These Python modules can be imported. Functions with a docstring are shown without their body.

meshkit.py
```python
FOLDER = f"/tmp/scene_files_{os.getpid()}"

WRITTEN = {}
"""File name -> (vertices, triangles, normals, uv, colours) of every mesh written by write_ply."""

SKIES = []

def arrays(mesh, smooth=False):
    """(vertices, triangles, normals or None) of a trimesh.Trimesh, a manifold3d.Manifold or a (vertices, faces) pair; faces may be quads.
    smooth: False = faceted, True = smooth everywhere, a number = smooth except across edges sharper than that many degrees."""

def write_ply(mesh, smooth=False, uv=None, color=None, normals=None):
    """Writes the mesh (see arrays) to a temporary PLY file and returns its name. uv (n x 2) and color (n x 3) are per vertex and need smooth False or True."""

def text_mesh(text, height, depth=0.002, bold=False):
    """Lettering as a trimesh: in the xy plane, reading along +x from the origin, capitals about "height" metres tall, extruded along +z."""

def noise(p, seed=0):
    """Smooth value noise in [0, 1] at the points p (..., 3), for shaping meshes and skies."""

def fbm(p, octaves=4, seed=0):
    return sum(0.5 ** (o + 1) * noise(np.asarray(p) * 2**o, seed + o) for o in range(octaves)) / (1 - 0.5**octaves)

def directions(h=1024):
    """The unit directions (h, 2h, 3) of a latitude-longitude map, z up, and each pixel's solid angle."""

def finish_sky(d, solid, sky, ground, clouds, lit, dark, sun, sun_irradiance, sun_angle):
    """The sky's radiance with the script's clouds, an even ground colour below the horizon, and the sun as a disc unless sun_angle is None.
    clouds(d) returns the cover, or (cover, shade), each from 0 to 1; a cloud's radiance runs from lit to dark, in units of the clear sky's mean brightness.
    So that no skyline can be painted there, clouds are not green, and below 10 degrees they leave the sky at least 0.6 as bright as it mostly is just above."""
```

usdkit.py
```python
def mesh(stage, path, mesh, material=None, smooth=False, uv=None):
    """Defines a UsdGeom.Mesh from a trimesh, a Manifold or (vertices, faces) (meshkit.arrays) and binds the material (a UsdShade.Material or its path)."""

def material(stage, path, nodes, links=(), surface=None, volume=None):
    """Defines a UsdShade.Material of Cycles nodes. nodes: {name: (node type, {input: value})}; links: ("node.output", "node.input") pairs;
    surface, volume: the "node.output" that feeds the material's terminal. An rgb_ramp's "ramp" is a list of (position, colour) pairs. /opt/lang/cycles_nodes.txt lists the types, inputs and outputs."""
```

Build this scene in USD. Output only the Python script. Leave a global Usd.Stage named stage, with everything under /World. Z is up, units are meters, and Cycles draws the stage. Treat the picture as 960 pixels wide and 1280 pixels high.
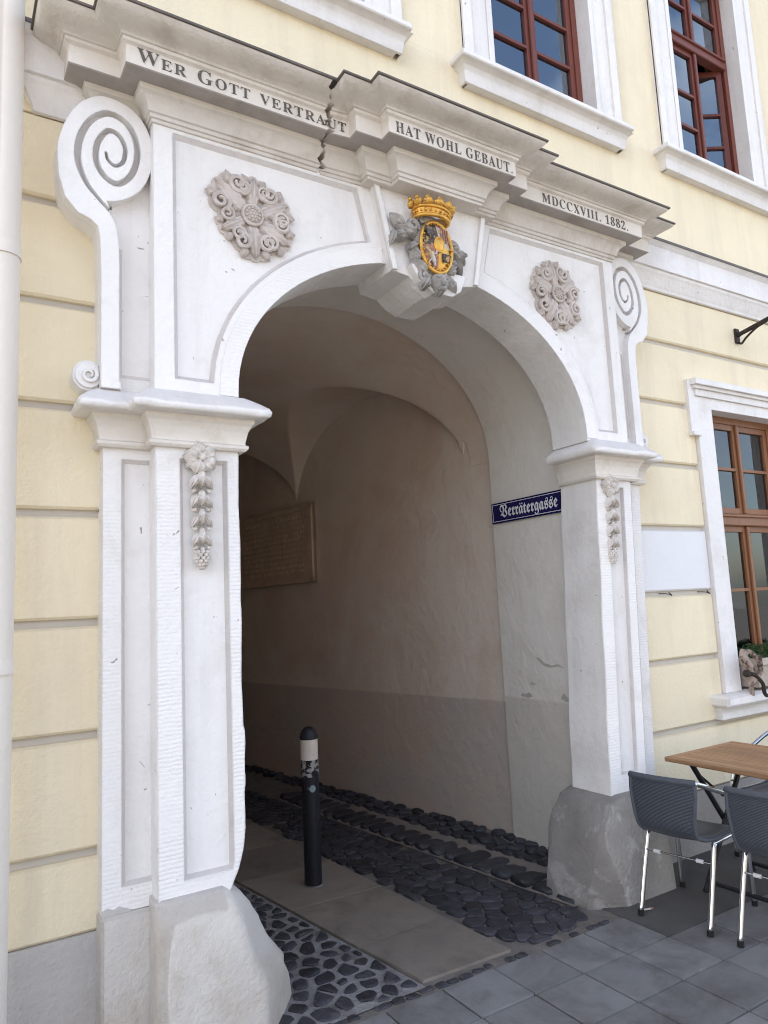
import json, math, random
import numpy as np, trimesh, usdkit, meshkit
from scipy.spatial import Voronoi
from shapely import affinity
from shapely.geometry import Polygon, box as sbox, LineString, Point
from shapely.ops import unary_union
from pxr import Gf, Sdf, Usd, UsdGeom, UsdLux, UsdShade

stage = Usd.Stage.CreateInMemory()
UsdGeom.SetStageUpAxis(stage, 'Z'); UsdGeom.SetStageMetersPerUnit(stage, 1.0)
UsdGeom.Xform.Define(stage, '/World'); UsdGeom.Scope.Define(stage, '/World/Looks')
PI = math.pi
random.seed(7); rng = np.random.default_rng(7)
K, G = 0.846, -0.2                        # survey units -> metres, survey height of the pavement
def W(p): return (p[0]*K, p[1]*K, (p[2]-G)*K)

# ------------------------------------------------------------------ camera
cam = UsdGeom.Camera.Define(stage, '/World/camera')
cam.CreateHorizontalApertureAttr(36.0); cam.CreateFocalLengthAttr(36.0*901.24/960.0)
cam.CreateExposureAttr(1.47)
yaw, pit, rol = (math.radians(a) for a in (31.9578, 7.36146, -2.72148))
cf = np.array([math.sin(yaw)*math.cos(pit), math.cos(yaw)*math.cos(pit), math.sin(pit)])
cr = np.array([math.cos(yaw), -math.sin(yaw), 0.0]); cu = np.cross(cr, cf)
cr, cu = cr*math.cos(rol)+cu*math.sin(rol), -cr*math.sin(rol)+cu*math.cos(rol)
cp = W((0.0, -3.67371, 1.76357))
cam.AddTransformOp().Set(Gf.Matrix4d(*cr, 0, *cu, 0, *(-cf), 0, *cp, 1))

# ------------------------------------------------------------------ sky and sun (the sun stands behind the building)
SUN_EL, SUN_AZ = math.radians(37), math.radians(-76)       # azimuth from +y towards +x
sd = np.array([math.sin(SUN_AZ)*math.cos(SUN_EL), math.cos(SUN_AZ)*math.cos(SUN_EL), math.sin(SUN_EL)])
sun = UsdLux.DistantLight.Define(stage, '/World/sun')
sun.CreateNormalizeAttr(True); sun.CreateIntensityAttr(1.0); sun.CreateAngleAttr(0.53); sun.CreateColorAttr((1.0, 0.95, 0.87))
zx = np.cross([0, 0, 1], sd); zx /= np.linalg.norm(zx); zy = np.cross(sd, zx)
sun.AddTransformOp().Set(Gf.Matrix4d(*zx, 0, *zy, 0, *sd, 0, 0, 0, 50, 1))
dome = UsdLux.DomeLight.Define(stage, '/World/sky_light')
skym = usdkit.material(stage, '/World/Looks/sky', {
    'tc': ('texture_coordinate', {}),
    'sky': ('sky_texture', {'sky_type': 'single_scattering', 'sun_disc': False, 'sun_elevation': SUN_EL, 'sun_rotation': math.atan2(sd[0], sd[1]), 'aerosol_density': 1.6}),
    'n': ('noise_texture', {'scale': 2.2, 'detail': 5.0, 'roughness': 0.6, 'type': 'fBM'}),
    'r': ('rgb_ramp', {'ramp': [(0.0, (0, 0, 0)), (0.5, (0.06, 0.06, 0.06)), (0.70, (0.8, 0.8, 0.8)), (1.0, (1, 1, 1))]}),
    'm': ('mix', {'color2': (7.0, 7.0, 7.2)}),
    'bg': ('background_shader', {'strength': 0.12})},
    [('tc.generated', 'n.vector'), ('n.fac', 'r.fac'), ('r.color', 'm.fac'), ('sky.color', 'm.color1'), ('m.color', 'bg.color')], surface='bg.background')
UsdShade.MaterialBindingAPI.Apply(dome.GetPrim()).Bind(skym)

# ------------------------------------------------------------------ materials
def M(name, c, rough=0.8, var=0.1, vs=2.5, dirt=None, da=0.6, dlo=0.5, dhi=0.7, ds=3.0, bump=0.0, bs=60.0, bevel=0.0, metallic=0.0, comb=0.0, spec=0.3, rnd=0.0, coat=0.0, stretch=None, specks=None, streak=None):
    c = np.array(c, float)
    N = {'g': ('geometry', {}), 'n1': ('noise_texture', {'scale': vs, 'detail': 4.0, 'roughness': 0.62, 'type': 'fBM'}),
         'r1': ('rgb_ramp', {'ramp': [(0.25, tuple(np.clip(c*(1-var), 0, 1))), (0.75, tuple(np.clip(c*(1+var), 0, 1)))]}),
         'p': ('principled_bsdf', {'roughness': rough, 'metallic': metallic, 'specular_ior_level': spec, 'coat_weight': coat})}
    L = [('n1.fac', 'r1.fac')]
    if stretch:
        N['mp'] = ('mapping', {'scale': stretch}); L += [('g.position', 'mp.vector'), ('mp.vector', 'n1.vector')]
    else:
        L += [('g.position', 'n1.vector')]
    out = 'r1.color'
    if dirt is not None:
        N['n2'] = ('noise_texture', {'scale': ds, 'detail': 5.0, 'roughness': 0.68, 'type': 'fBM', 'distortion': 0.4})
        N['r2'] = ('rgb_ramp', {'ramp': [(0.0, (0, 0, 0)), (dlo, (0, 0, 0)), (dhi, (da, da, da)), (1.0, (da, da, da))]})
        N['m2'] = ('mix', {'color2': dirt})
        L += [('g.position', 'n2.vector'), ('n2.fac', 'r2.fac'), ('r2.color', 'm2.fac'), (out, 'm2.color1')]; out = 'm2.color'
    if streak is not None:
        N['m6'] = ('mapping', {'scale': (5.0, 5.0, 0.45)}); N['n6'] = ('noise_texture', {'scale': 1.0, 'detail': 4.0, 'roughness': 0.7, 'type': 'fBM'})
        N['r6'] = ('rgb_ramp', {'ramp': [(0.0, (0, 0, 0)), (0.48, (0, 0, 0)), (0.78, (0.55, 0.55, 0.55)), (1.0, (0.6, 0.6, 0.6))]}); N['c6'] = ('mix', {'color2': streak})
        L += [('g.position', 'm6.vector'), ('m6.vector', 'n6.vector'), ('n6.fac', 'r6.fac'), ('r6.color', 'c6.fac'), (out, 'c6.color1')]; out = 'c6.color'
    if specks:
        N['n5'] = ('noise_texture', {'scale': specks, 'detail': 2.0, 'roughness': 0.5, 'type': 'fBM', 'distortion': 0.8})
        N['r5'] = ('rgb_ramp', {'ramp': [(0.0, (0, 0, 0)), (0.735, (0, 0, 0)), (0.765, (0.75, 0.75, 0.75)), (1.0, (0.8, 0.8, 0.8))]})
        N['m5'] = ('mix', {'color2': (0.22, 0.19, 0.17)})
        L += [('g.position', 'n5.vector'), ('n5.fac', 'r5.fac'), ('r5.color', 'm5.fac'), (out, 'm5.color1')]; out = 'm5.color'
    if rnd:
        N['oi'] = ('object_info', {}); N['mr'] = ('map_range', {'from_min': 0.0, 'from_max': 1.0, 'to_min': 1-rnd, 'to_max': 1+rnd})
        N['hs'] = ('hsv', {}); L += [('oi.random', 'mr.value'), ('mr.result', 'hs.value'), (out, 'hs.color')]; out = 'hs.color'
    L.append((out, 'p.base_color'))
    nrm = None
    if bevel:
        N['bv'] = ('bevel', {'radius': bevel, 'samples': 2}); nrm = 'bv.bevel'
    if comb:
        N['wv'] = ('wave_texture', {'wave_type': 'bands', 'bands_direction': 'z', 'profile': 'sine', 'scale': 19.0, 'distortion': 2.4, 'detail': 2.0, 'detail_scale': 1.5})
        N['nk'] = ('noise_texture', {'scale': 5.0, 'detail': 3.0, 'type': 'fBM'})
        N['rk'] = ('rgb_ramp', {'ramp': [(0.0, (.1, .1, .1)), (0.4, (.25, .25, .25)), (0.65, (1, 1, 1)), (1.0, (1, 1, 1))]})
        N['mk'] = ('math', {'math_type': 'multiply'}); N['sk'] = ('rgb_to_bw', {})
        N['bk'] = ('bump', {'distance': comb, 'strength': 1.0})
        L += [('g.position', 'wv.vector'), ('g.position', 'nk.vector'), ('nk.fac', 'rk.fac'), ('rk.color', 'sk.color'), ('sk.val', 'mk.value1'), ('wv.fac', 'mk.value2'), ('mk.value', 'bk.height')]
        if nrm: L.append((nrm, 'bk.normal'))
        nrm = 'bk.normal'
    if bump:
        N['n3'] = ('noise_texture', {'scale': bs, 'detail': 3.0, 'roughness': 0.65, 'type': 'fBM'})
        N['b'] = ('bump', {'distance': bump, 'strength': 1.0})
        L += [('g.position', 'n3.vector'), ('n3.fac', 'b.height')]
        if nrm: L.append((nrm, 'b.normal'))
        nrm = 'b.normal'
    if nrm: L.append((nrm, 'p.normal'))
    return usdkit.material(stage, '/World/Looks/'+name, N, L, surface='p.BSDF')

CREAM = (0.86, 0.755, 0.55)
m_cream = M('cream_plaster', CREAM, 0.9, 0.05, 1.3, dirt=(0.68, 0.57, 0.40), da=0.35, dlo=0.5, dhi=0.8, ds=1.6, bump=0.004, bs=45, bevel=0.006, spec=0.15, streak=(0.68, 0.59, 0.45))
m_groove = M('joint_plaster', (0.60, 0.56, 0.50), 0.9, 0.06, spec=0.15)
m_greybase = M('grey_base_paint', (0.33, 0.31, 0.295), 0.9, 0.12, 2.0, dirt=(0.24, 0.215, 0.19), da=0.7, ds=2.2, bump=0.006, bs=30, spec=0.15)
m_whitepatch = M('white_plaster', (0.80, 0.79, 0.80), 0.85, 0.03, bump=0.003, bs=45, bevel=0.006, spec=0.2)
m_greyplaster = M('grey_plaster', (0.52, 0.495, 0.47), 0.9, 0.12, 2.0, dirt=(0.40, 0.35, 0.28), da=0.7, ds=2.2, bump=0.006, bs=30, spec=0.15)
WHITE = (0.82, 0.79, 0.765)
m_white = M('white_painted_stone', WHITE, 0.75, 0.035, 3.0, dirt=(0.60, 0.55, 0.50), da=0.5, dlo=0.52, dhi=0.74, ds=2.6, bump=0.005, bs=28, bevel=0.008, spec=0.25, specks=24, streak=(0.62, 0.585, 0.55))
m_comb = M('white_combed_stone', WHITE, 0.75, 0.04, 3.0, dirt=(0.60, 0.56, 0.52), da=0.5, dlo=0.54, dhi=0.76, ds=3.1, bump=0.004, bs=36, bevel=0.006, comb=0.0010, spec=0.25, specks=26)
m_recess = M('shade_grey_stone', (0.66, 0.62, 0.60), 0.8, 0.06, 4.0, dirt=(0.52, 0.46, 0.42), da=0.5, ds=4.0, bump=0.005, bs=40, spec=0.2)  # shade of the panel edges painted in as a greyer white
m_corn = M('weathered_cornice_stone', (0.68, 0.635, 0.58), 0.8, 0.08, 3.0, dirt=(0.45, 0.385, 0.32), da=0.65, dlo=0.5, dhi=0.72, ds=3.2, bump=0.004, bs=40, bevel=0.004, spec=0.2)
m_soffit = M('darkened_soffit', (0.40, 0.365, 0.335), 0.85, 0.12, 5.0, dirt=(0.25, 0.215, 0.19), da=0.6, ds=4.0, bump=0.003, bs=50)  # underside shade put into the base colour, since ground bounce brightens it
m_mould = M('ochre_white_stone', (0.75, 0.70, 0.64), 0.8, 0.06, 3.0, dirt=(0.52, 0.44, 0.36), da=0.5, ds=5.0, bump=0.003, bs=50, bevel=0.004, spec=0.2)
m_zinc = M('dark_zinc', (0.15, 0.13, 0.115), 0.55, 0.25, 6.0, metallic=0.4, bump=0.004, bs=20)
m_crack = M('crack_dark', (0.07, 0.06, 0.055), 0.95, 0.2, 20)
m_letter = M('letter_paint', (0.125, 0.108, 0.10), 0.7, 0.3, 30, dirt=(0.5, 0.47, 0.44), da=0.8, dlo=0.58, dhi=0.66, ds=38)
m_ornament = M('taupe_stone', (0.57, 0.505, 0.46), 0.85, 0.12, 9.0, dirt=(0.62, 0.57, 0.53), da=0.7, dlo=0.5, dhi=0.7, ds=12, bump=0.003, bs=60, spec=0.2)
m_garland = M('pale_carved_stone', (0.74, 0.69, 0.645), 0.85, 0.08, 9.0, dirt=(0.45, 0.38, 0.33), da=0.7, dlo=0.48, dhi=0.66, ds=14, bump=0.003, bs=60, spec=0.2)
m_grey = M('dark_carved_stone', (0.42, 0.395, 0.375), 0.8, 0.25, 10.0, dirt=(0.17, 0.16, 0.15), da=0.6, ds=13, bump=0.003, bs=60, spec=0.25)
m_gold = M('gilding', (0.80, 0.46, 0.11), 0.38, 0.2, 14.0, dirt=(0.30, 0.13, 0.03), da=0.85, dlo=0.52, dhi=0.7, ds=22, metallic=0.85, bump=0.002, bs=70)
m_field_dark = M('shield_black', (0.09, 0.08, 0.085), 0.5, 0.3, 30, dirt=(0.6, 0.4, 0.12), da=0.9, dlo=0.53, dhi=0.6, ds=40)
m_field_red = M('shield_red', (0.36, 0.17, 0.13), 0.5, 0.3, 30, dirt=(0.62, 0.42, 0.16), da=0.9, dlo=0.5, dhi=0.58, ds=36)
m_field_pale = M('shield_silver', (0.56, 0.51, 0.50), 0.5, 0.15, 30, dirt=(0.60, 0.40, 0.16), da=0.9, dlo=0.52, dhi=0.6, ds=36)
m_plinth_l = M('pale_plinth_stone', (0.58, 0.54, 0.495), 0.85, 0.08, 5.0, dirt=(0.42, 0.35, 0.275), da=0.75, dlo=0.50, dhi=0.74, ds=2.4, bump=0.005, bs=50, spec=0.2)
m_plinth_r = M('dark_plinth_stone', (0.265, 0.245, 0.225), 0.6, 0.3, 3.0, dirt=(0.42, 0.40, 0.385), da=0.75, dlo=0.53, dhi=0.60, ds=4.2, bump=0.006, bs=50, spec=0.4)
def two_tone(name, up, low, zc, slope, dirt, ds=1.6):
    """wall paint in two colours: a grey dado up to a line that falls with the lane, the lighter tone above"""
    return usdkit.material(stage, '/World/Looks/'+name, {
        'g': ('geometry', {}), 'x': ('separate_xyz', {}), 'k': ('math', {'math_type': 'multiply_add', 'value2': slope}),
        'n': ('noise_texture', {'scale': 14.0, 'detail': 4.0, 'type': 'fBM'}), 'a': ('math', {'math_type': 'multiply_add', 'value2': 0.012}),
        's': ('map_range', {'from_min': zc-0.006, 'from_max': zc+0.006, 'to_min': 0.0, 'to_max': 1.0, 'clamp': True}),
        'm': ('mix', {'color1': low, 'color2': up}),
        'n2': ('noise_texture', {'scale': ds, 'detail': 5.0, 'roughness': 0.66, 'type': 'fBM', 'distortion': 0.5}),
        'r2': ('rgb_ramp', {'ramp': [(0.0, (0, 0, 0)), (0.44, (0, 0, 0)), (0.68, (0.65,)*3), (1.0, (0.7,)*3)]}), 'm2': ('mix', {'color2': dirt}),
        'n3': ('noise_texture', {'scale': 9.0, 'detail': 4.0, 'roughness': 0.6, 'type': 'fBM'}), 'b': ('bump', {'distance': 0.012, 'strength': 1.0}),
        'p': ('principled_bsdf', {'roughness': 0.9, 'specular_ior_level': 0.15})},
        [('g.position', 'x.vector'), ('x.y', 'k.value1'), ('x.z', 'k.value3'), ('g.position', 'n.vector'), ('n.fac', 'a.value1'), ('k.value', 'a.value3'), ('a.value', 's.value'), ('s.result', 'm.fac'),
         ('g.position', 'n2.vector'), ('n2.fac', 'r2.fac'), ('r2.color', 'm2.fac'), ('m.color', 'm2.color1'), ('m2.color', 'p.base_color'),
         ('g.position', 'n3.vector'), ('n3.fac', 'b.height'), ('b.normal', 'p.normal')], surface='p.BSDF')
m_reveal = two_tone('gateway_paint', (0.79, 0.74, 0.675), (0.62, 0.57, 0.505), (0.985-G)*K, 0.0, (0.67, 0.60, 0.52))
m_passage = two_tone('passage_paint', (0.71, 0.61, 0.525), (0.52, 0.455, 0.40), (0.955-G)*K, 0.02, (0.62, 0.44, 0.33), 1.1)
m_flake = M('bare_render', (0.47, 0.44, 0.40), 0.9, 0.2, 20)
m_vault = M('vault_plaster', (0.56, 0.485, 0.42), 0.9, 0.12, 1.2, dirt=(0.40, 0.30, 0.23), da=0.6, ds=1.5, bump=0.008, bs=10, spec=0.1)
m_tablet = M('sandstone_tablet', (0.60, 0.47, 0.36), 0.85, 0.15, 5.0, bump=0.004, bs=40)
m_slab = M('passage_slab', (0.25, 0.215, 0.18), 0.7, 0.18, 3.0, dirt=(0.15, 0.13, 0.11), da=0.8, ds=3.0, bump=0.006, bs=50, bevel=0.008, rnd=0.18, spec=0.3)
m_mortar = M('mortar', (0.31, 0.30, 0.295), 0.9, 0.2, 14.0, dirt=(0.14, 0.125, 0.11), da=0.8, dlo=0.46, dhi=0.68, ds=6.0, bump=0.014, bs=60)
m_mortar_dark = M('sandy_joint', (0.19, 0.17, 0.15), 0.9, 0.25, 9.0, bump=0.008, bs=60)
m_cob = M('basalt', (0.046, 0.046, 0.055), 0.5, 0.4, 16.0, dirt=(0.15, 0.135, 0.12), da=0.55, dlo=0.54, dhi=0.72, ds=24, bump=0.005, bs=70, rnd=0.35, spec=0.4)
m_pav = M('paving_concrete', (0.225, 0.225, 0.225), 0.75, 0.12, 7.0, dirt=(0.115, 0.108, 0.10), da=0.8, dlo=0.44, dhi=0.7, ds=3.4, bump=0.003, bs=160, bevel=0.005, rnd=0.14, spec=0.3)
m_joint = M('paving_joint', (0.07, 0.067, 0.063), 0.95, 0.2, 12.0)
m_dark = M('dark_paving', (0.105, 0.10, 0.096), 0.8, 0.2, 4.0, dirt=(0.12, 0.11, 0.10), da=0.6, ds=4, bump=0.005, bs=70, spec=0.3)
m_square = M('square_setts', (0.23, 0.215, 0.195), 0.9, 0.12, 1.2, dirt=(0.16, 0.15, 0.135), da=0.6, ds=0.5, bump=0.01, bs=14)
m_black = M('black_paint', (0.012, 0.013, 0.018), 0.42, 0.3, 30, dirt=(0.25, 0.24, 0.23), da=0.6, dlo=0.66, dhi=0.7, ds=26, spec=0.4)
m_bandw = M('white_band', (0.66, 0.60, 0.53), 0.5, 0.06, 20, dirt=(0.2, 0.18, 0.16), da=0.7, dlo=0.62, dhi=0.68, ds=30)
m_torn = M('torn_sticker', (0.36, 0.35, 0.335), 0.6, 0.2, 20, dirt=(0.014, 0.014, 0.018), da=1.0, dlo=0.46, dhi=0.52, ds=30)
m_dot = M('blue_sticker', (0.23, 0.31, 0.34), 0.5, 0.15, 60)
m_navy = M('navy_enamel', (0.012, 0.012, 0.085), 0.18, 0.1, 20, spec=0.5, coat=0.3)
m_enamelw = M('white_enamel', (0.75, 0.75, 0.78), 0.25, 0.03, 20, spec=0.5)
m_iron = M('dark_iron', (0.03, 0.025, 0.022), 0.6, 0.3, 20, dirt=(0.12, 0.06, 0.03), da=0.5, ds=18, spec=0.3)
m_chrome = M('polished_aluminium', (0.80, 0.81, 0.83), 0.16, 0.03, 30, metallic=1.0)
m_rubber = M('rubber', (0.015, 0.015, 0.015), 0.7, 0.1)
m_tubegrey = M('wrapped_tube', (0.085, 0.095, 0.115), 0.6, 0.12, 40, bump=0.002, bs=200)
m_clip = M('white_plastic', (0.7, 0.7, 0.7), 0.4, 0.03)
m_pipe = M('painted_pipe', (0.76, 0.69, 0.61), 0.5, 0.04, 2.0, dirt=(0.55, 0.49, 0.42), da=0.5, dlo=0.55, dhi=0.75, ds=2.0, bump=0.002, bs=30, spec=0.4)
m_wood = M('oiled_wood', (0.36, 0.20, 0.10), 0.5, 0.25, 9.0, stretch=(14.0, 1.0, 14.0), rnd=0.2, bevel=0.003, spec=0.35, bump=0.001, bs=90)
m_mahog = M('mahogany_frame', (0.155, 0.042, 0.028), 0.38, 0.2, 9.0, stretch=(12.0, 12.0, 1.0), bevel=0.003, spec=0.4)
m_oak = M('brown_frame', (0.25, 0.108, 0.05), 0.42, 0.2, 9.0, stretch=(12.0, 12.0, 1.0), bevel=0.003, spec=0.4)
m_curtain = M('curtain', (0.62, 0.62, 0.62), 0.9, 0.12, 6.0, stretch=(9.0, 9.0, 0.3))
m_room = M('room_wall', (0.18, 0.15, 0.12), 0.95, 0.1)
m_planter = M('cream_planter', (0.55, 0.47, 0.40), 0.7, 0.12, 8.0, dirt=(0.25, 0.17, 0.12), da=0.7, ds=9, bump=0.004, bs=40)
m_drift = M('driftwood', (0.42, 0.33, 0.28), 0.85, 0.3, 20.0, dirt=(0.06, 0.035, 0.025), da=0.9, dlo=0.48, dhi=0.58, ds=16, bump=0.006, bs=50)
m_house = M('sunlit_ochre_plaster', (0.66, 0.55, 0.36), 0.9, 0.06, 1.0)
m_house2 = M('sunlit_pale_plaster', (0.68, 0.64, 0.57), 0.9, 0.06, 1.0)
m_tile = M('roof_tile', (0.30, 0.12, 0.075), 0.85, 0.2, 3.0)
m_farglass = M('far_window', (0.03, 0.035, 0.04), 0.15, 0.1)
m_weave = usdkit.material(stage, '/World/Looks/woven_plastic', {
    'tc': ('texture_coordinate', {}), 'mp': ('mapping', {'scale': (1.0, 1.0, 1.0)}),
    'w1': ('wave_texture', {'wave_type': 'bands', 'bands_direction': 'z', 'profile': 'sine', 'scale': 46.0, 'distortion': 0.5}),
    'w2': ('wave_texture', {'wave_type': 'bands', 'bands_direction': 'y', 'profile': 'sine', 'scale': 30.0, 'distortion': 0.3}),
    'a': ('math', {'math_type': 'multiply_add', 'value2': 0.75}), 'w3': ('math', {'math_type': 'multiply', 'value2': 0.25}), 'r': ('rgb_ramp', {'ramp': [(0, (0.04, 0.046, 0.058)), (1, (0.10, 0.113, 0.138))]}),
    'b': ('bump', {'distance': 0.003, 'strength': 1.0}), 'p': ('principled_bsdf', {'roughness': 0.5, 'specular_ior_level': 0.35})},
    [('tc.object', 'w1.vector'), ('tc.object', 'w2.vector'), ('w1.fac', 'a.value1'), ('w2.fac', 'w3.value1'), ('w3.value', 'a.value3'), ('a.value', 'r.fac'), ('r.color', 'p.base_color'), ('a.value', 'b.height'), ('b.normal', 'p.normal')], surface='p.BSDF')
def pane_glass(name, ior, tint): return usdkit.material(stage, '/World/Looks/'+name, {
    'g': ('geometry', {}), 'n': ('noise_texture', {'scale': 1.6, 'detail': 1.0, 'type': 'fBM'}), 'bp': ('bump', {'distance': 0.02, 'strength': 0.2}),
    'f': ('fresnel', {'IOR': ior}), 't': ('transparent_bsdf', {'color': (0.78, 0.80, 0.80)}), 'gl': ('glossy_bsdf', {'roughness': 0.01, 'color': tint}), 'm': ('mix_closure', {})},
    [('g.position', 'n.vector'), ('n.fac', 'bp.height'), ('bp.normal', 'gl.normal'), ('f.fac', 'm.fac'), ('t.BSDF', 'm.closure1'), ('gl.BSDF', 'm.closure2')], surface='m.closure')
m_glass = pane_glass('window_glass', 3.3, (0.76, 0.88, 1.0)); m_glass_low = pane_glass('street_window_glass', 1.75, (0.95, 0.97, 1.0))
m_leaf = usdkit.material(stage, '/World/Looks/leaf', {
    'oi': ('geometry', {}), 'r': ('rgb_ramp', {'ramp': [(0, (0.025, 0.06, 0.012)), (1, (0.08, 0.17, 0.03))]}),
    'p': ('principled_bsdf', {'roughness': 0.5}), 't': ('translucent_bsdf', {'color': (0.08, 0.2, 0.03)}), 'm': ('mix_closure', {'fac': 0.25})},
    [('oi.random_per_island', 'r.fac'), ('r.color', 'p.base_color'), ('p.BSDF', 'm.closure1'), ('t.BSDF', 'm.closure2')], surface='m.closure')

# ------------------------------------------------------------------ helpers
USED = set()
def uniq(parent, name):
    p, k = f'{parent}/{name}', 0
    while p in USED:
        k += 1; p = f'{parent}/{name}_{k:03d}'
    USED.add(p); return p
class T:
    def __init__(s, path, base): s.path, s.base = path, np.array(base, float)
def tag(prim, label=None, cat=None, group=None, kind=None):
    for k, v in (('label', label), ('category', cat), ('group', group), ('kind', kind)):
        if v: prim.SetCustomDataByKey(k, v)
def thing(name, label, cat, base=(0, 0, G), group=None, kind=None):
    p = uniq('/World', name); x = UsdGeom.Xform.Define(stage, p); x.AddTranslateOp().Set(W(base))
    tag(x.GetPrim(), label, cat, group, kind); return T(p, base)
def tm(m):
    if isinstance(m, trimesh.Trimesh): return m
    v, f = np.asarray(m[0], float), np.asarray(m[1], int)
    if f.shape[1] == 4: f = np.vstack([f[:, [0, 1, 2]], f[:, [0, 2, 3]]])
    return trimesh.Trimesh(v, f, process=False)
def cat(*ms):
    ms = [tm(m) for m in ms]; return trimesh.util.concatenate(ms) if len(ms) > 1 else ms[0]
def part(t, name, mesh, mat, smooth=False, label=None, kind=None):
    mesh = tm(mesh).copy(); mesh.vertices = (np.array(mesh.vertices)-t.base)*K
    p = uniq(t.path, name); pr = usdkit.mesh(stage, p, mesh, mat, smooth).GetPrim()
    tag(pr, label, None, None, kind); return T(p, t.base)
def struct(name, mesh, mat, smooth=False):
    mesh = tm(mesh).copy(); mesh.vertices = (np.array(mesh.vertices)-[0, 0, G])*K
    p = uniq('/World', name); pr = usdkit.mesh(stage, p, mesh, mat, smooth).GetPrim(); tag(pr, kind='structure'); return T(p, (0, 0, G))
def copy_of(src, name, pos, rotz, label, cat_, group=None):
    p = uniq('/World', name); x = UsdGeom.Xform.Define(stage, p); pr = x.GetPrim()
    x.AddTranslateOp().Set(W(pos)); x.AddRotateZOp().Set(rotz)
    pr.GetReferences().AddInternalReference(Sdf.Path(src.path)); pr.SetInstanceable(True)
    tag(pr, label, cat_, group); return pr

def fprism(poly, y0, y1):
    """polygon in the facade plane (x, z), from depth y0 (front) to y1"""
    out = []
    for g in getattr(poly, 'geoms', [poly]):
        if g.area < 1e-7: continue
        e = trimesh.creation.extrude_polygon(g, y1-y0, engine='earcut'); v = np.array(e.vertices)
        out.append(trimesh.Trimesh(np.c_[v[:, 0], y1-v[:, 2], v[:, 1]], np.array(e.faces), process=False))
    return cat(*out)
def fsheet(poly, fy):
    """triangulated sheet over a facade polygon; fy(x, z) gives the depth, facing the street"""
    v, f = trimesh.creation.triangulate_polygon(poly, engine='earcut'); v = np.array(v); f = np.array(f)
    a = np.cross(v[f[:, 1]]-v[f[:, 0]], v[f[:, 2]]-v[f[:, 0]])
    f[a < 0] = f[a < 0][:, ::-1]
    return trimesh.Trimesh(np.c_[v[:, 0], [fy(x, z) for x, z in v], v[:, 1]], f, process=False)
def recess(hole, y, depth, slope):
    """bottom and sloping sides of a sunk panel"""
    inner = hole.buffer(-slope, join_style=2)
    edge = LineString(hole.exterior.coords)
    ring = Polygon(hole.exterior.coords, [inner.exterior.coords])
    side = fsheet(ring, lambda x, z: y if edge.distance(Point(x, z)) < 1e-5 else y+depth)
    return side, fsheet(inner, lambda x, z: y+depth)
def bx(x0, x1, y0, y1, z0, z1):
    b = trimesh.creation.box((x1-x0, y1-y0, z1-z0)); b.apply_translation(((x0+x1)/2, (y0+y1)/2, (z0+z1)/2)); return b
def cbx(x0, x1, y0, y1, z0, z1, c):
    """box with every edge chamfered"""
    c = min(c, (x1-x0)/2.01, (y1-y0)/2.01, (z1-z0)/2.01); P = []
    for sx in (0, 1):
        for sy in (0, 1):
            for sz in (0, 1):
                p = np.array([(x0, x1)[sx], (y0, y1)[sy], (z0, z1)[sz]]); d = np.array([1-2*sx, 1-2*sy, 1-2*sz])*c
                P += [p+d*[0, 1, 1], p+d*[1, 0, 1], p+d*[1, 1, 0]]
    return trimesh.convex.convex_hull(np.array(P))
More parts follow.
